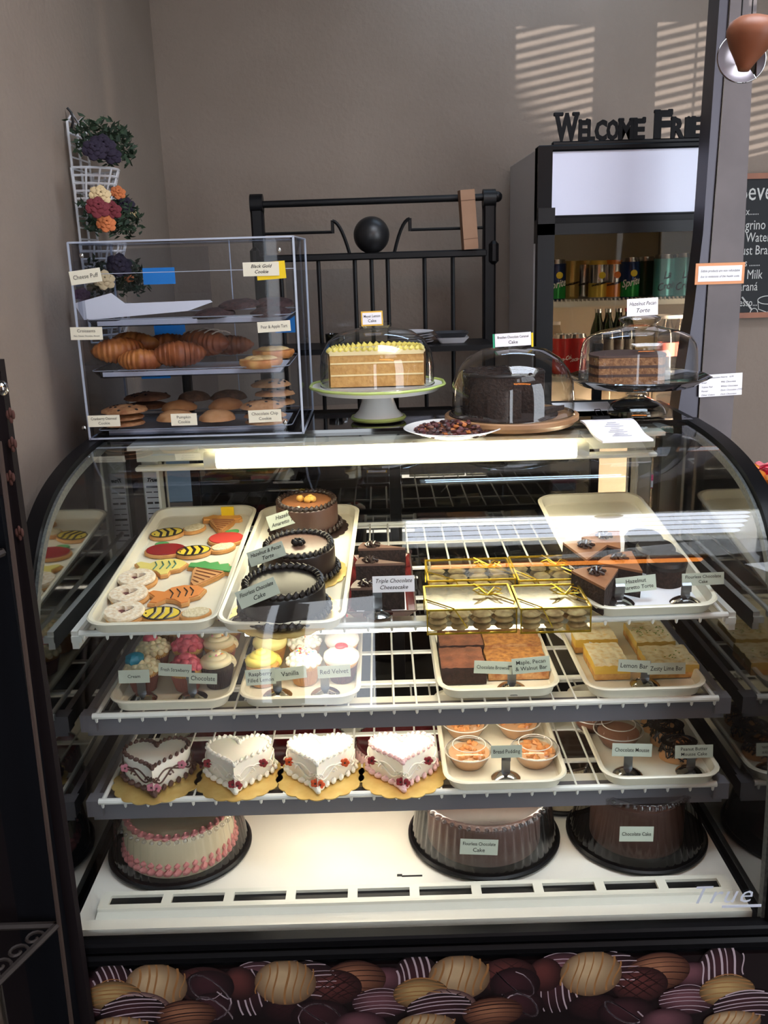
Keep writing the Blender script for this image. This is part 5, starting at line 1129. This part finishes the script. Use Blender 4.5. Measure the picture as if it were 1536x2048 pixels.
# ------------------------------------------------------------ drink fridge
FX0, FX1, FY0, FY1, FZ = .425, .955, 2.74, 3.28, 1.842
fg = T('drinks_fridge', 'tall grey and black glass-door drinks fridge with a blank lit header', 'fridge', ((FX0+FX1)/2, (FY0+FY1)/2, 0)); FO = Tr(-(FX0+FX1)/2, -(FY0+FY1)/2, 0)
fc = (FX0+FX1)/2; M_fg = mat('fridge_grey', (196, 194, 196), .4); M_fin = mat('fridge_liner', (240, 232, 220), .5)
m = MB(); t = .025
for x in (FX0+t/2, FX1-t/2): m.box((x, (FY0+FY1)/2+.02, FZ/2), (t, FY1-FY0-.04, FZ))
m.box((fc, FY1-t/2, FZ/2), (FX1-FX0-2*t, t, FZ)); m.box((fc, (FY0+FY1)/2+.02, FZ-.02), (FX1-FX0-2*t, FY1-FY0-.04-t*2, .04)); m.build('cabinet', M_fg, fg, smooth=0, M=FO)
m = MB()
for x in (FX0+t+.004, FX1-t-.004): m.box((x, 3.0, .9), (.006, .46, 1.5))
m.box((fc, FY1-t-.005, .9), (FX1-FX0-2*t-.014, .006, 1.5)); m.box((fc, 3.0, 1.645), (FX1-FX0-2*t, .46, .006)); m.box((fc, 3.0, .2), (FX1-FX0-2*t, .46, .01)); m.build('inner_liner', M_fin, fg, smooth=0, M=FO)
m = MB(); zw0 = ony(1105, 468, FY0).z; zh1 = ony(1095, 303, FY0).z; zh0 = ony(1100, 433, FY0).z; xw = ony(1105, 500, FY0).x
m.box((fc, FY0+.01, (zh1+FZ)/2+.004), (FX1-FX0, .04, FZ-zh1+.01), bv=.004); m.box((fc, FY0+.01, (zh0+zw0)/2+.002), (FX1-FX0, .04, zh0-zw0-.006), bv=.003)
for sx, x in ((-1, FX0), (1, FX1)): m.box((x-sx*.012, FY0+.01, (zh0+zh1)/2), (.026, .04, zh1-zh0+.02))
m.box((FX0+.019, FY0+.006, (zw0+FZ)/2-.01), (.04, .054, FZ-zw0+.03)); m.box((fc, FY0+.01, zh0-.002), (FX1-FX0, .036, .008)); m.build('header_frame', M_blackm, fg, smooth=0, M=FO)
m = MB(); m.box((fc, FY0+.004, (zh0+zh1)/2), (FX1-FX0-.05, .008, zh1-zh0), bv=.002); m.build('blank_header_panel', mat('white_header', (206, 208, 226), .35, emit=(200, 210, 240), estr=.02), fg, label='blank white illuminated header', smooth=0, M=FO)
m = MB(); dw = xw-FX0
for x in (FX0+dw/2, FX1-dw/2): m.box((x, FY0-.01, (zw0+.2)/2+.02), (dw, .04, zw0-.1))
m.box((fc, FY0-.01, zw0+.012), (FX1-FX0, .04, .03)); m.box((fc, FY0-.01, .2), (FX1-FX0, .04, .1)); m.build('door_frame', M_black, fg, smooth=0, M=FO)
m = MB(); m.box((fc, FY0-.002, (zw0+.25)/2), (FX1-FX0-2*dw, .004, zw0-.25)); m.build('door_glass', glassmat('fridge_glass', tint=(214, 208, 198), edge=(190, 186, 180), refl=.2), fg, smooth=0, M=FO)
m = MB(); m.cyl((FX1-.045, FY0+.045, .35), (FX1-.045, FY0+.045, 1.36), .012, 10); m.build('light_tube', emat('fridge_light', (255, 236, 214), 130), fg, M=FO)
FS = []
for py in (603, 752, 850):
    z = ony(1250, py-5, FY0+.06).z; FS.append(z); m = MB()
    m.box((fc, FY0+.055, z-.010), (FX1-FX0-.07, .008, .016)); m.box((fc, FY0+.25, z-.004), (FX1-FX0-.07, .40, .003))
    for i in range(36): m.box((FX0+.05+i*.0122, FY0+.052, z-.0005), (.0035, .012, .009))
    m.build('fridge_shelf', M_wire, fg, smooth=0, M=FO)
def can(px, ry, z, r, h, body, top, label, txt=None, tcol=M_paper, ac=None, group='soda cans on the fridge shelf', tsize=.022, fruit=None, upright=False):
    x = ony(px, 560, ry).x; o = T('soda_can', label, 'soda can', (x, ry, z), 0, group)
    m = MB(); m.lathe([(.0001, 0), (r*.8, 0), (r, .006), (r, h-.012), (r*.86, h-.002), (r*.86, h), (r*.82, h-.003), (.0001, h-.004)], 28); b_ = m.build('can_body', body, o)
    b_.data.materials.append(top)
    for p in b_.data.polygons:
        if p.center.z > h-.010: p.material_index = 1
    if ac:
        m = MB(); m.lathe([(r*1.003, .006), (r*1.003, h*.42)], 28, rf=None); m.build('colour_band', ac, o)
    if fruit:
        m = MB(); m.ball((.006, -r*1.0, h*.62), (.010, .0012, .010), 14, 8); m.build('fruit_picture', fruit, o)
    if txt: text(txt, tsize, tcol, o, Tr(0, 0, h*.40) @ Matrix(((1, 0, 0, 0), (0, 1, 0, 0), (.22, 0, 1, 0), (0, 0, 0, 1))), bend=r*1.06, fit=r*1.9, off=.0006, shear=.2)
    return o
ALU = mat('aluminium', (190, 192, 196), .25, metal=1)
SPB = mat('blue_can', (24, 52, 104), .25, metal=.4); SPG = mat('green_can_band', (20, 140, 60), .25, metal=.3); GLD = mat('gold_can', (200, 176, 110), .3, metal=.5); ORC = mat('orange_can', (230, 140, 50), .3, metal=.3); TEA = mat('teal_can', (120, 206, 214), .25, metal=.5); TEB = mat('teal_can_print', (8, 44, 66), .4); LEM = mat('lemon_picture', (240, 214, 50), .4); OGE = mat('orange_picture', (240, 130, 40), .4); YLC = mat('yellow_can', (226, 196, 90), .3, metal=.4)
y1 = FY0+.10; zc_ = FS[0]; CH = .118; ch2 = .112
for (px, ry, r, h, bd, tp, ac_, tx, tc, lab, fr) in (
    (1111, y1, .031, CH, SPB, ALU, SPG, 'Sprite', M_paper, 'blue and green soda can at the left edge of the shelf', LEM), (1142, y1+.09, .030, ch2, GLD, GLD, None, 'SANPELLEGRINO', M_ink, 'gold can set back, right of the leftmost can', None), (1168, y1+.09, .030, ch2, ALU, GLD, None, 'SANPELLEGRINO', M_ink, 'silver can set back, second from the gold one', None),
    (1196, y1+.01, .028, ch2, ALU, YLC, YLC, 'SANPELLEGRINO', M_ink, 'silver can with yellow lower half and lemon picture', LEM), (1226, y1+.01, .028, ch2, ALU, ORC, ORC, 'SANPELLEGRINO', M_ink, 'silver can with orange lower half and orange picture', OGE), (1258, y1, .031, CH, SPB, ALU, SPG, 'Sprite', M_paper, 'blue and green soda can in the middle of the shelf', LEM),
    (1288, y1+.09, .031, CH, mat('dark_green_can', (18, 66, 44), .3), ALU, None, None, None, 'dark green can set back beside the middle blue one', None), (1306, y1+.10, .030, ch2, TEA, ALU, None, 'LaCroix', TEB, 'teal can set back, third from the post', None), (1328, y1, .032, .124, TEA, ALU, None, 'La\nCroix', TEB, 'teal can, second from the steel post', None), (1364, y1-.01, .032, .126, TEA, ALU, None, 'La\nCroix', TEB, 'teal can nearest the steel post', None), (1392, y1+.02, .030, ch2, mat('red_can', (176, 34, 40), .3), ALU, None, None, None, 'red can mostly hidden behind the steel post', None)):
    can(px, ry, zc_, r, h, bd, tp, lab, tx, tc, ac_, fruit=fr, tsize=.033 if tx and 'Sp' in tx or tx and 'La' in tx else .007)
CK_ = MATS['red_can']; z2 = FS[1]
for px, lab in ((1128, 'red cola can on the second fridge shelf, left one'), (1156, 'red cola can on the second fridge shelf, right one')):
    can(px, y1, z2, .031, .12, CK_, ALU, lab, 'Coca-Cola', M_paper, None, 'red cola cans', .026)
def bottle(px, ry, z, h, r, bodym, capm, label, band=None, group=None, capr=.35):
    x = ony(px, 650, ry).x; o = T('drink_bottle', label, 'bottle', (x, ry, z), 0, group); m = MB(); m.lathe([(.0001, 0), (r, .004), (r, h*.55), (r*.9, h*.66), (r*.45, h*.86), (r*.4, h*.94)], 28); m.build('bottle_body', bodym, o)
    m = MB(); m.lathe([(.0001, h*.94), (r*capr*1.3, h*.94), (r*capr*1.3, h), (.0001, h)], 18); m.build('cap', capm, o)
    if band: m = MB(); m.lathe([(r*1.01, h*.25), (r*1.01, h*.5)], 28); m.build('label', band, o)
GB = glassmat('green_bottle_glass', tint=(90, 120, 84), edge=(36, 56, 36), refl=1.6); WB = glassmat('water_bottle', tint=(236, 232, 226), edge=(170, 164, 156), refl=1.8, rough=.06)
bottle(1112, y1+.03, z2, .155, .030, WB, M_paper, 'clear soda bottle at the left of the second shelf', mat('red_blue_label', (170, 50, 70), .5))
for i, px in enumerate((1196, 1216, 1237, 1256)): bottle(px, y1+.10, z2, .185, .024, GB, mat('red_can', (176, 34, 40), .3) if i == 3 else ALU, 'green glass bottle, %s of the four behind the torte card' % ('first', 'second', 'third', 'last')[i], mat('dark_label', (34, 30, 30), .5), 'green glass bottles')
for i, px in enumerate((1335, 1362, 1386)): bottle(px, y1+.04, z2, .165, .028, WB, M_paper, 'clear water bottle, %s of the three by the post' % ('left', 'middle', 'right')[i], mat('red_white_label', (220, 120, 116), .5), 'water bottles', 1.0)
for px, sc_, lab in ((1243, .085, 'clear domed cake box in the fridge behind the glass stand stem'), (1350, .06, 'small clear tub in the fridge by the post'), (1150, .05, 'small clear tub in the fridge, left'), ):
    x = ony(px, 800, y1+.1).x; z3 = FS[2]; o = T('deli_tub', lab, 'tub', (x, y1+.1, z3), 0, 'tubs in the fridge'); m = MB(); m.lathe([(.0001, 0), (sc_*.93, 0), (sc_, sc_*.5), (sc_, sc_*.9), (sc_*.85, sc_), (.0001, sc_*1.02)], 64, rf=lambda a, k: 1+(.015*sin(32*a) if 0 < k < 4 else 0)); m.build('tub_body', WB, o)
    m = MB(); m.lathe([(.0001, .004), (sc_*.85, .004), (sc_*.85, sc_*.4), (.0001, sc_*.42)], 32); m.build('contents', mat('orange_cream', (226, 140, 96), .6), o)
# WELCOME FRIENDS sign on the fridge
ws = T('welcome_sign', 'black cut-out word sign standing on top of the fridge', 'sign', (0, FY0+.03, FZ+.009)); zb = FZ+.009
xa = ony(1106, 275, FY0+.03).x; m = MB(); m.box((xa+.262, 0, .006), (.53, .022, .012), bv=.003); m.build('sign_base', M_black, ws)
M_sg = mat('black_sign', (14, 14, 17), .6, spec=.15)
x = xa+.003
for ch_, big, wd in (('W', 1, .074), ('E', 0, .028), ('L', 0, .022), ('C', 0, .036), ('O', 0, .036), ('M', 0, .044), ('E', 0, .036), (' ', 0, .028), ('F', 1, .052), ('R', 0, .042), ('I', 0, .020), ('E', 0, .034), ('N', 0, .046), ('D', 0, .034), ('S', 0, .028)):
    if ch_ != ' ':
        hgt = .076 if big else .056; me = textmesh(ch_, .1, ex=.004, off=.0044); xs = [v.co.x for v in me.vertices]; ys = [v.co.y for v in me.vertices]
        wd *= .935; kx = (wd*1.0)/(max(xs)-min(xs)); ky = hgt/(max(ys)-min(ys)); me.transform(Matrix.Diagonal((kx, ky, 1, 1)) @ Tr(-min(xs), -min(ys), 0)); me.transform(Tr(x, 0, .010+(0 if big or ch_ != 'I' else 0)) @ FACE)
        me.materials.clear(); me.materials.append(M_sg); lo = bpy.data.objects.new('letter', me); COL.objects.link(lo); lo.parent = ws
        mm = MB()
        if ch_ not in 'COS':
            mm.box((x+wd*.5 if ch_ in 'I' else x+wd*.16, 0, .010+hgt*.96), (wd*.4, .0085, .010), bv=.002)
            if ch_ in 'WEFMNL' and big+1: mm.box((x+wd*.86, 0, .010+hgt*.96) if ch_ in 'WMN' else (x+wd*.9, 0, .010+hgt*.93), (wd*.3, .0085, .010 if ch_ in 'WMN' else .016), bv=.002) if ch_ != 'L' else None
            mm.build('serif', M_sg, lo)
    x += wd*.98*(.935 if ch_ == ' ' else 1)
# ------------------------------------------------------------ steel post with notices
PYP = 2.35
pA, pB = ony(1446, 209, PYP), ony(1502, 167, PYP); pC, pD = ony(1410, 640, PYP), ony(1471, 800, PYP)
post = T('steel_post', 'brushed steel square post rising behind the right of the display case', 'post', (.83, PYP, 0)); m = MB(); m.loft([[(x-.83, y, z) for x, y in ((a_, 0), (b_, 0), (b_, .09), (a_, .09))] for a_, b_, z in ((.776, .882, 0), (.785, .873, 1.1), (.789, .871, 1.53), (.795, .861, 1.93), (.799, .854, 2.5), (.80, .85, 3.5))], True, caps=True); m.build('post_body', M_steel, post, smooth=30)
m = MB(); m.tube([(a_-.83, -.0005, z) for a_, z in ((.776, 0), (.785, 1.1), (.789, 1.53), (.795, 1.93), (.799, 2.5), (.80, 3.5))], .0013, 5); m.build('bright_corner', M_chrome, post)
m = MB(); m.loft([[(x-.83, y, z) for x, y in ((a_, .004), (b_, .004), (b_, .08), (a_, .08))] for a_, b_, z in ((.72, .776, 0), (.733, .785, 1.16), (.757, .787, 1.41), (.769, .789, 1.6), (.775, .797, 2.2), (.778, .80, 3.5))], True, caps=True); m.build('side_channel', mat('dark_steel', (70, 68, 74), .4, metal=.7), post, smooth=0)
def notice(px, py, wpx, hpx, name, label, lines, frame=None, rot=0, cols=None, sz=.006):
    p = ony(px, py, PYP-.004); sc = (p-CAM).dot(_f)/FPX; w, h = wpx*sc, hpx*sc; o = T(name, label, 'notice', p); o.rotation_euler = (0, R(-rot), 0)
    m = MB(); m.box((0, 0, 0), (w, .001, h)); m.build('sheet', M_paper, o, smooth=0)
    if frame: m = MB(); m.box((0, .002, 0), (w*1.13, .003, h*1.38)); m.build('frame', frame, o, smooth=0)
    if cols:
        for (x, z, s) in cols: text(s, sz, M_ink, o, Tr(x*w, -.001, z*h) @ FACE, shear=.3, align='LEFT')
    else:
        for i, s in enumerate(lines): text(s, sz, M_ink, o, Tr(0, -.001, h*(.18-.36*i)) @ FACE, fit=w*.9, shear=.3)
notice(1440, 547, 87, 30, 'framed_notice', 'orange framed two-line notice fixed on the steel post', ('Edible products are non refundable', 'due to violations of the health code.'), mat('orange_card', (206, 140, 96), .7), 0, sz=.009)
notice(1441, 770, 86, 44, 'price_notice', 'white printed chocolate price list fixed low on the steel post', (), None, 2, cols=((-.45, .36, 'Hollow Chocolate Hearts   4.99'), (-.45, .14, 'Small'), (0, .14, 'Milk Chocolate'), (-.45, -.06, 'Yellow Foil'), (0, -.06, 'White Chocolate'), (-.45, -.24, 'Flower'), (0, -.24, 'Dark Chocolate (73%)'), (-.45, -.42, 'Other Colors'), (0, -.42, 'Dark Chocolate')), sz=.0062)
# hanging bowl and wooden egg shape near the camera
e0 = ony(1483, 116, 1.6)
o = T('hanging_metal_dish', 'round polished metal dish hung on the steel post, top right', 'dish', e0); Rd = .0385; m = MB(); DM = Matrix.Rotation(R(78), 4, 'X')
m.lathe([(Rd, 0), (Rd*.96, -.006), (Rd*.8, -.016), (Rd*.5, -.024), (.0001, -.027)], 44, M=DM); m.lathe([(Rd, 0), (Rd*.95, -.004), (Rd*.78, -.0135), (Rd*.48, -.0215), (.0001, -.0245)], 44, M=DM); m.build('dish_bowl', mat('dull_pewter', (150, 142, 146), .36, metal=.75), o)
m = MB(); m.tube([DM @ V(p) for p in ringpts(Rd, 0, 44)], .0011, 6, closed=True); m.build('dish_rim', M_chrome, o)
m = MB(); m.loft([[(.006, -.012, -.012), (.018, -.016, .004)], [(.001, -.014, -.008), (.010, -.03, -.030)]], False); m.loft([[(.006, -.013, -.012), (.018, -.017, .004)], [(.014, -.03, -.035), (.0145, -.03, -.035)]], False); m.build('metal_tongue', M_chrome, o, smooth=0)
m = MB(); m.tube([(0, .012, .03), (0, .02, .6)], .0012, 5); m.build('hanging_wire', M_iron, o)
e1 = ony(1500, 84, 1.54); o = T('wooden_pendant', 'brown egg-shaped wooden pendant hanging in front of the metal dish', 'pendant', e1); o.scale = (1, 1, .80); m = MB()
m.lathe([(.0001, -.052), (.008, -.051), (.011, -.044), (.018, -.030), (.028, -.012), (.0355, .006), (.038, .018), (.035, .031), (.025, .041), (.012, .0455), (.0001, .047)], 40, M=Ry(R(8))); m.build('wooden_body', mat('orange_wood', (132, 84, 60), .5, col2=(122, 72, 46), scale=10), o, smooth=60)
m = MB(); m.tube([(0, 0, .046), (0, .01, .7)], .001, 5); m.build('hanging_cord', M_iron, o)
# chalkboard
cb0 = ony(1494, 352, BW-.03); cbz1, cbz0 = ony(1510, 348, BW-.03).z, ony(1500, 634, BW-.03).z; cbw = .60; cbx = 1.17
o = T('chalkboard', 'wood framed black chalkboard menu on the wall at the right edge', 'chalkboard', (cbx+cbw/2, BW-.03, (cbz0+cbz1)/2)); hh_ = (cbz1-cbz0)/2
m = MB(); m.box((0, 0, 0), (cbw, .012, hh_*2-.03)); m.build('slate', mat('slate_black', (20, 22, 26), .7), o, smooth=0)
m = MB(); fw_ = mat('reddish_wood', (150, 90, 58), .5, col2=(128, 74, 48), scale=12)
for s_ in (-1, 1): m.box((0, -.002, s_*(hh_-.007)), (cbw+.02, .022, .018)); m.box((s_*cbw/2, -.002, 0), (.018, .022, hh_*2-.014))
m.build('wood_frame', fw_, o, smooth=0); CHK = mat('chalk', (196, 196, 192), .9)
def chalk(px, py, s, sz, al='LEFT'):
    p = ony(px, py, BW-.04); text(s, sz, CHK, o, Tr(p.x-o.location.x, -.0075, p.z-o.location.z) @ Matrix.Diagonal((.72, 1, 1, 1)) @ FACE, align=al)
chalk(1476, 385, 'Beverages', .085); chalk(1478, 424, 'Mix......', .034); chalk(1454, 452, 'Pellegrino Soda', .046); chalk(1492, 476, 'Water', .044); chalk(1478, 502, 'Just Brazilian', .044); chalk(1468, 527, 'Teas .......', .034); chalk(1494, 550, 'Milk', .044); chalk(1456, 575, 'Guaraná', .042); chalk(1452, 607, 'Espresso...', .036)
q = ony(1536, 600, BW-.04)-V(o.location); m = MB(); m.tube([(q.x+.035*cos(a), -.0085, q.z+.014*sin(a)) for a in [2*pi*i/24 for i in range(24)]], .0016, 5, closed=True); m.tube([(q.x-.035, -.0085, q.z), (q.x-.03, -.0085, q.z-.03), (q.x, -.0085, q.z-.042), (q.x+.03, -.0085, q.z-.03), (q.x+.035, -.0085, q.z)], .0016, 5); m.tube([(q.x-.09, -.0085, q.z+.012), (q.x-.055, -.0085, q.z-.03)], .003, 5); m.tube([(q.x-.045+.013*cos(a), -.0085, q.z-.042+.015*sin(a)) for a in [2*pi*i/16 for i in range(16)]], .0016, 5, closed=True); m.build('cup_and_spoon_drawing', CHK, o)

# ------------------------------------------------------------ wrapped sweets at the right edge
cp0 = V((.80, 1.97, 1.085)); o = T('sweets_bucket', 'clear bucket lined in red, heaped with wrapped sweets at the right edge', 'bucket', cp0-V((0, 0, .22))); m = MB()
m.lathe([(.0001, 0), (.06, 0), (.075, .21), (.078, .215)], 40, rf=lambda a, k: 1+.02*sin(20*a)); m.build('bucket_body', mat('red_cellophane', (120, 24, 40), .15, coat=.6), o, smooth=60)
rd = random.Random(11); SW = [mat('red_foil', (176, 24, 44), .22, metal=.5), mat('amber_foil', (206, 120, 44), .3, metal=.3), mat('pink_foil', (230, 120, 130), .35), mat('dark_sweet', (50, 20, 26), .3), mat('cream_sweet', (206, 196, 150), .5)]
SN = ['red', 'amber', 'pink', 'dark', 'cream']
PW = ['at the left rim', 'at the front rim', 'on top of the heap', 'near the front', 'at the right side', 'beside the left rim', 'by the back rim', 'in the middle', 'low at the front', 'high on the right', 'low at the left', 'behind the heap', 'tucked at the right rim', 'under the top piece', 'at the far side', 'between two others']
for i in range(16):
    a = i*2.4; q = .062*sqrt((i+.5)/16); k = [0, 1, 0, 2, 3, 0, 4, 1][i % 8]
    s_ = T('wrapped_sweet', '%s wrapped sweet %s of the bucket' % (SN[k], PW[i]), 'sweet', (cp0.x+q*cos(a), cp0.y+q*sin(a), cp0.z+.012*(1-q/.062)), a, 'wrapped sweets in the bucket'); m = MB(); m.ball((0, 0, 0), (.020, .014, .012), 12, 8, 0, None, .12, 20, i); m.build('sweet_body', SW[k], s_)
    m = MB(); 
    for e_ in (-1, 1): m.lathe([(.003, 0), (.010, .010)], 8, (0, 0, 0), 0, Tr(e_*.018, 0, 0) @ Ry(e_*pi/2), rf=lambda a, k: 1+.2*sin(4*a))
    m.build('twisted_ends', SW[k], s_)
o = T('side_counter', 'dark side counter to the right of the display case', 'counter', (1.1, 1.95, 0)); m = MB(); m.box((0, 0, .42), (.78, .7, .84)); m.build('cabinet', M_black, o, smooth=0); m = MB(); m.box((0, 0, .852), (.80, .72, .025)); m.build('worktop', mat('grey_worktop', (96, 90, 90), .5), o, smooth=0)

# ------------------------------------------------------------ flower basket on the left wall
bx, by_ = LW+.004, 2.27
zb1, zb0 = 1.885, 1.42
o = T('hanging_flower_basket', 'white wicker wall basket filled with dried flowers, hung on the left wall', 'flower basket', (bx, by_+.1, 1.64)); BO = Tr(-bx, -by_-.1, -1.64); M_wk = mat('white_wicker', (206, 206, 210), .6)
m = MB()
for y in (by_, by_+.07, by_+.14): m.tube([(bx+.006, y, zb0), (bx+.006, y, zb1)], .003, 6)
for i in range(19): m.tube([(bx+.008, by_, zb0+(zb1-zb0)*i/18), (bx+.008, by_+.14, zb0+(zb1-zb0)*i/18)], .0022, 5)
m.tube([(bx+.008, by_, zb1), (bx+.01, by_+.03, zb1+.02), (bx+.01, by_+.07, zb1+.005), (bx+.01, by_+.11, zb1+.02), (bx+.008, by_+.14, zb1)], .0025, 5); m.build('back_lattice', M_wk, o, M=BO)
m = MB(); m.tube([(bx+.004, by_+.02, zb1+.03), (bx+.012, by_+.02, zb1+.02), (bx+.014, by_+.02, zb1), (bx+.006, by_+.02, zb1-.02)], .003, 6); m.build('iron_hook', M_iron, o, M=BO)
for zt in (1.785, 1.615, 1.47):
    m = MB(); cy = by_+.08; 
    for k in range(9):
        a = -pi/2+pi*k/8; m.tube([(bx+.005+.055*cos(a), cy+.075*sin(a), zt-.085), (bx+.005+.085*cos(a), cy+.085*sin(a), zt)], .0028, 5)
    for j in range(6):
        t = j/5; m.tube([(bx+.005+(.055+.03*t)*cos(a), cy+(.075+.01*t)*sin(a), zt-.085+.085*t) for a in [-pi/2+pi*i/12 for i in range(13)]], .0028, 5)
    m.build('wicker_pocket', M_wk, o, M=BO)
GR = mat('dried_fern', (40, 62, 38), .8, col2=(24, 40, 28), scale=40); rd = random.Random(21)
for zt in (1.845, 1.675, 1.535):
    m = MB()
    for i in range(700):
        a = rd.uniform(-1.5, 1.5); el = rd.uniform(-.5, .8); rr_ = .085*rd.random()**.5+.012; cx = bx+.02+rr_*cos(a)*cos(el)*1.15; cy = by_+.08+rr_*sin(a)*1.35; cz = zt+rr_*sin(el)*.75-.008
        d = V((rd.uniform(-1, 1), rd.uniform(-1, 1), rd.uniform(-.5, 1)))*1.0; d = d.normalized()*.020; e_ = V((rd.uniform(-1, 1), rd.uniform(-1, 1), rd.uniform(-1, 1))).normalized()*.0042; c_ = V((cx, cy, cz)); m.add([c_-e_, c_+d*.5+e_*1.2, c_+d, c_+d*.5-e_*1.2], [(0, 1, 2, 3)])
    q = m.build('greenery', GR, o, smooth=0, M=BO); q['kind'] = 'stuff'
def flower(y, z, x, r, mt, lab):
    m = MB(); M = Tr(bx+x, y, z)
    for k in range(3):
        for i in range(6):
            a = 2*pi*i/6+k*.5; rr_ = r*(1-k*.28); m.ball((rr_*.55*cos(a), rr_*.55*sin(a), k*r*.22), (rr_*.45, rr_*.42, rr_*.22), 8, 5, 0, M @ Ry(R(40)) @ Rx(R(50)), .25, 20, i+k)
    m.build('dried_flower', mt, o, lab, M=BO)
FD = mat('dark_purple_flower', (30, 20, 40), .9); FR = mat('dried_red_rose', (104, 34, 42), .9); FO_ = mat('dried_orange_rose', (184, 104, 58), .9); FCm = mat('dried_cream_rose', (196, 172, 130), .9)
def fp(px, py, r, mt, lab, x=.10):
    r *= 1.08
    d = ray(px, py); t = (bx+x-CAM.x)/d.x; p = CAM+d*t; flower(p.y, p.z, x, r, mt, lab)
for a in ((205, 292, .030, FD, 'dark purple flower head'), (188, 300, .026, FD, 'dark purple flower head'), (222, 310, .024, FD, 'dark purple flower head'), (200, 390, .024, FCm, 'cream dried rose'), (236, 385, .018, FO_, 'orange dried rose'), (195, 415, .026, FR, 'dark red dried rose'), (222, 420, .024, FR, 'dark red dried rose'), (212, 447, .022, FO_, 'orange dried rose'), (252, 410, .022, FD, 'dark purple flower head'), (266, 428, .012, MATS['dried_cream_rose'], 'small cream dried bud'), (208, 560, .024, FCm, 'cream dried rose in the lowest pocket'), (238, 530, .03, FD, 'dark purple flower head in the lowest pocket'), (258, 556, .012, FO_, 'small orange bud'), (165, 590, .018, mat('dried_mauve', (92, 60, 80), .8), 'mauve dried flower in the lowest pocket', .04)): fp(*a)

# ------------------------------------------------------------ dark iron shelf unit at the left edge
o = T('iron_shelf_unit', 'dark iron and wood shelf unit at the left edge, in front of the case', 'shelf unit', (-.64, 1.2, 0)); IO_ = Tr(.64, -1.2, 0)
m = MB(); a0 = ony(24, 700, 1.385); m.box((-.65, 1.355, .72), (.145, .02, 1.44)); m.build('dark_back_board', mat('dark_brown_board', (26, 20, 22), .8, spec=.1), o, smooth=0, M=IO_)
for i, (px, py) in enumerate(((24, 888), (20, 955), (38, 1066), (20, 830))):
    q = ony(px, py, 1.342); m = MB()
    for k in range(3): m.ball((q.x+(k-1)*.004, 1.344, q.z+.004*(1-abs(k-1))), (.0028, .003, .007), 8, 6)
    m.ball((q.x, 1.344, q.z-.008), (.003, .003, .005), 8, 6); m.build('carved_ornament', mat('copper_paint', (74, 40, 32), .8), o, M=IO_)
m = MB(); m.tube([(-.575, 1.30, 1.33), (-.592, 1.30, .30), (-.594, 1.30, .0)], .004, 6); m.build('front_post', mat('bronze_post', (84, 70, 64), .4, metal=.5), o, M=IO_)
m = MB(); m.box((-.63, 1.335, .62), (.07, .03, 1.24)); m.build('side_upright', mat('navy_black', (9, 10, 15), .8, spec=.1), o, smooth=0, M=IO_)
for z in (1.165, .515):
    m = MB(); m.tube([(-.592, 1.30, z), (-.70, 1.02, z)], .006, 6); m.tube([(-.592, 1.30, z), (-.735, 1.30, z)], .006, 6)
    for k in range(7):
        cx, cy = -.62-.016*k, 1.27-.03*k
        m.tube([(cx+.018*cos(t)*(1-t/9), cy+.018*sin(t)*(1-t/9), z) for t in [.5*i for i in range(14)]], .0028, 5)
    m.build('scrolled_shelf', mat('dull_iron', (62, 56, 54), .5, metal=.5), o, M=IO_)
q = ony(0, 777, 1.33); m = MB(); m.ball((q.x, 1.33, q.z), .012, 14, 10); m.build('knob', M_chrome, o, M=IO_)

# ------------------------------------------------------------ ceiling lights of the shop
def tubelight(x0_, x1_, y, z, label, warm=False, n=2, dep=.2):
    o = T('fluorescent_fixture' if not warm else 'bar_pendant_lamp', label, 'ceiling light', ((x0_+x1_)/2, y, z)); L = x1_-x0_
    m = MB(); m.box((0, 0, .035), (L, dep, .05))
    if n > 2:
        for s_ in (-1, 1): m.box((0, s_*(dep/2+.006), -.15), (L+.02, .006, .42)); m.box((s_*(L/2+.006), 0, -.15), (.006, dep, .42))  # deep skirts added to hold the tube light off the back wall
    m.cyl((-L*.35, 0, .05), (-L*.35, 0, 3.5-z), .004, 6); m.cyl((L*.35, 0, .05), (L*.35, 0, 3.5-z), .004, 6); m.build('housing', M_white if not warm else mat('brass_housing', (150, 110, 60), .4, metal=.6), o)
    for k in range(n):
        m = MB(); yy_ = (k-(n-1)/2)*dep*.9/n; m.cyl((-L/2+.02, yy_, 0), (L/2-.02, yy_, 0), .07 if n > 2 else (.045 if warm else .019), 12); m.build('tube', (emat('shop_tube', (232, 240, 255), CEIL_LIGHT) if n > 2 else emat('rear_tube', (200, 226, 255), REAR_LIGHT)) if not warm else emat('warm_tube', (255, 150, 60), WARM_LIGHT), o)
tubelight(.04, 1.47, 1.16, 3.30, 'wide five-tube fluorescent fixture hung above the display case', n=5, dep=.95)
tubelight(.12, .95, 3.0, 2.66, 'two-tube fluorescent fixture hung near the back wall', n=2, dep=.22)
tubelight(.10, 1.02, .58, 2.2, 'warm bar pendant hung over the customer side', True, 1)
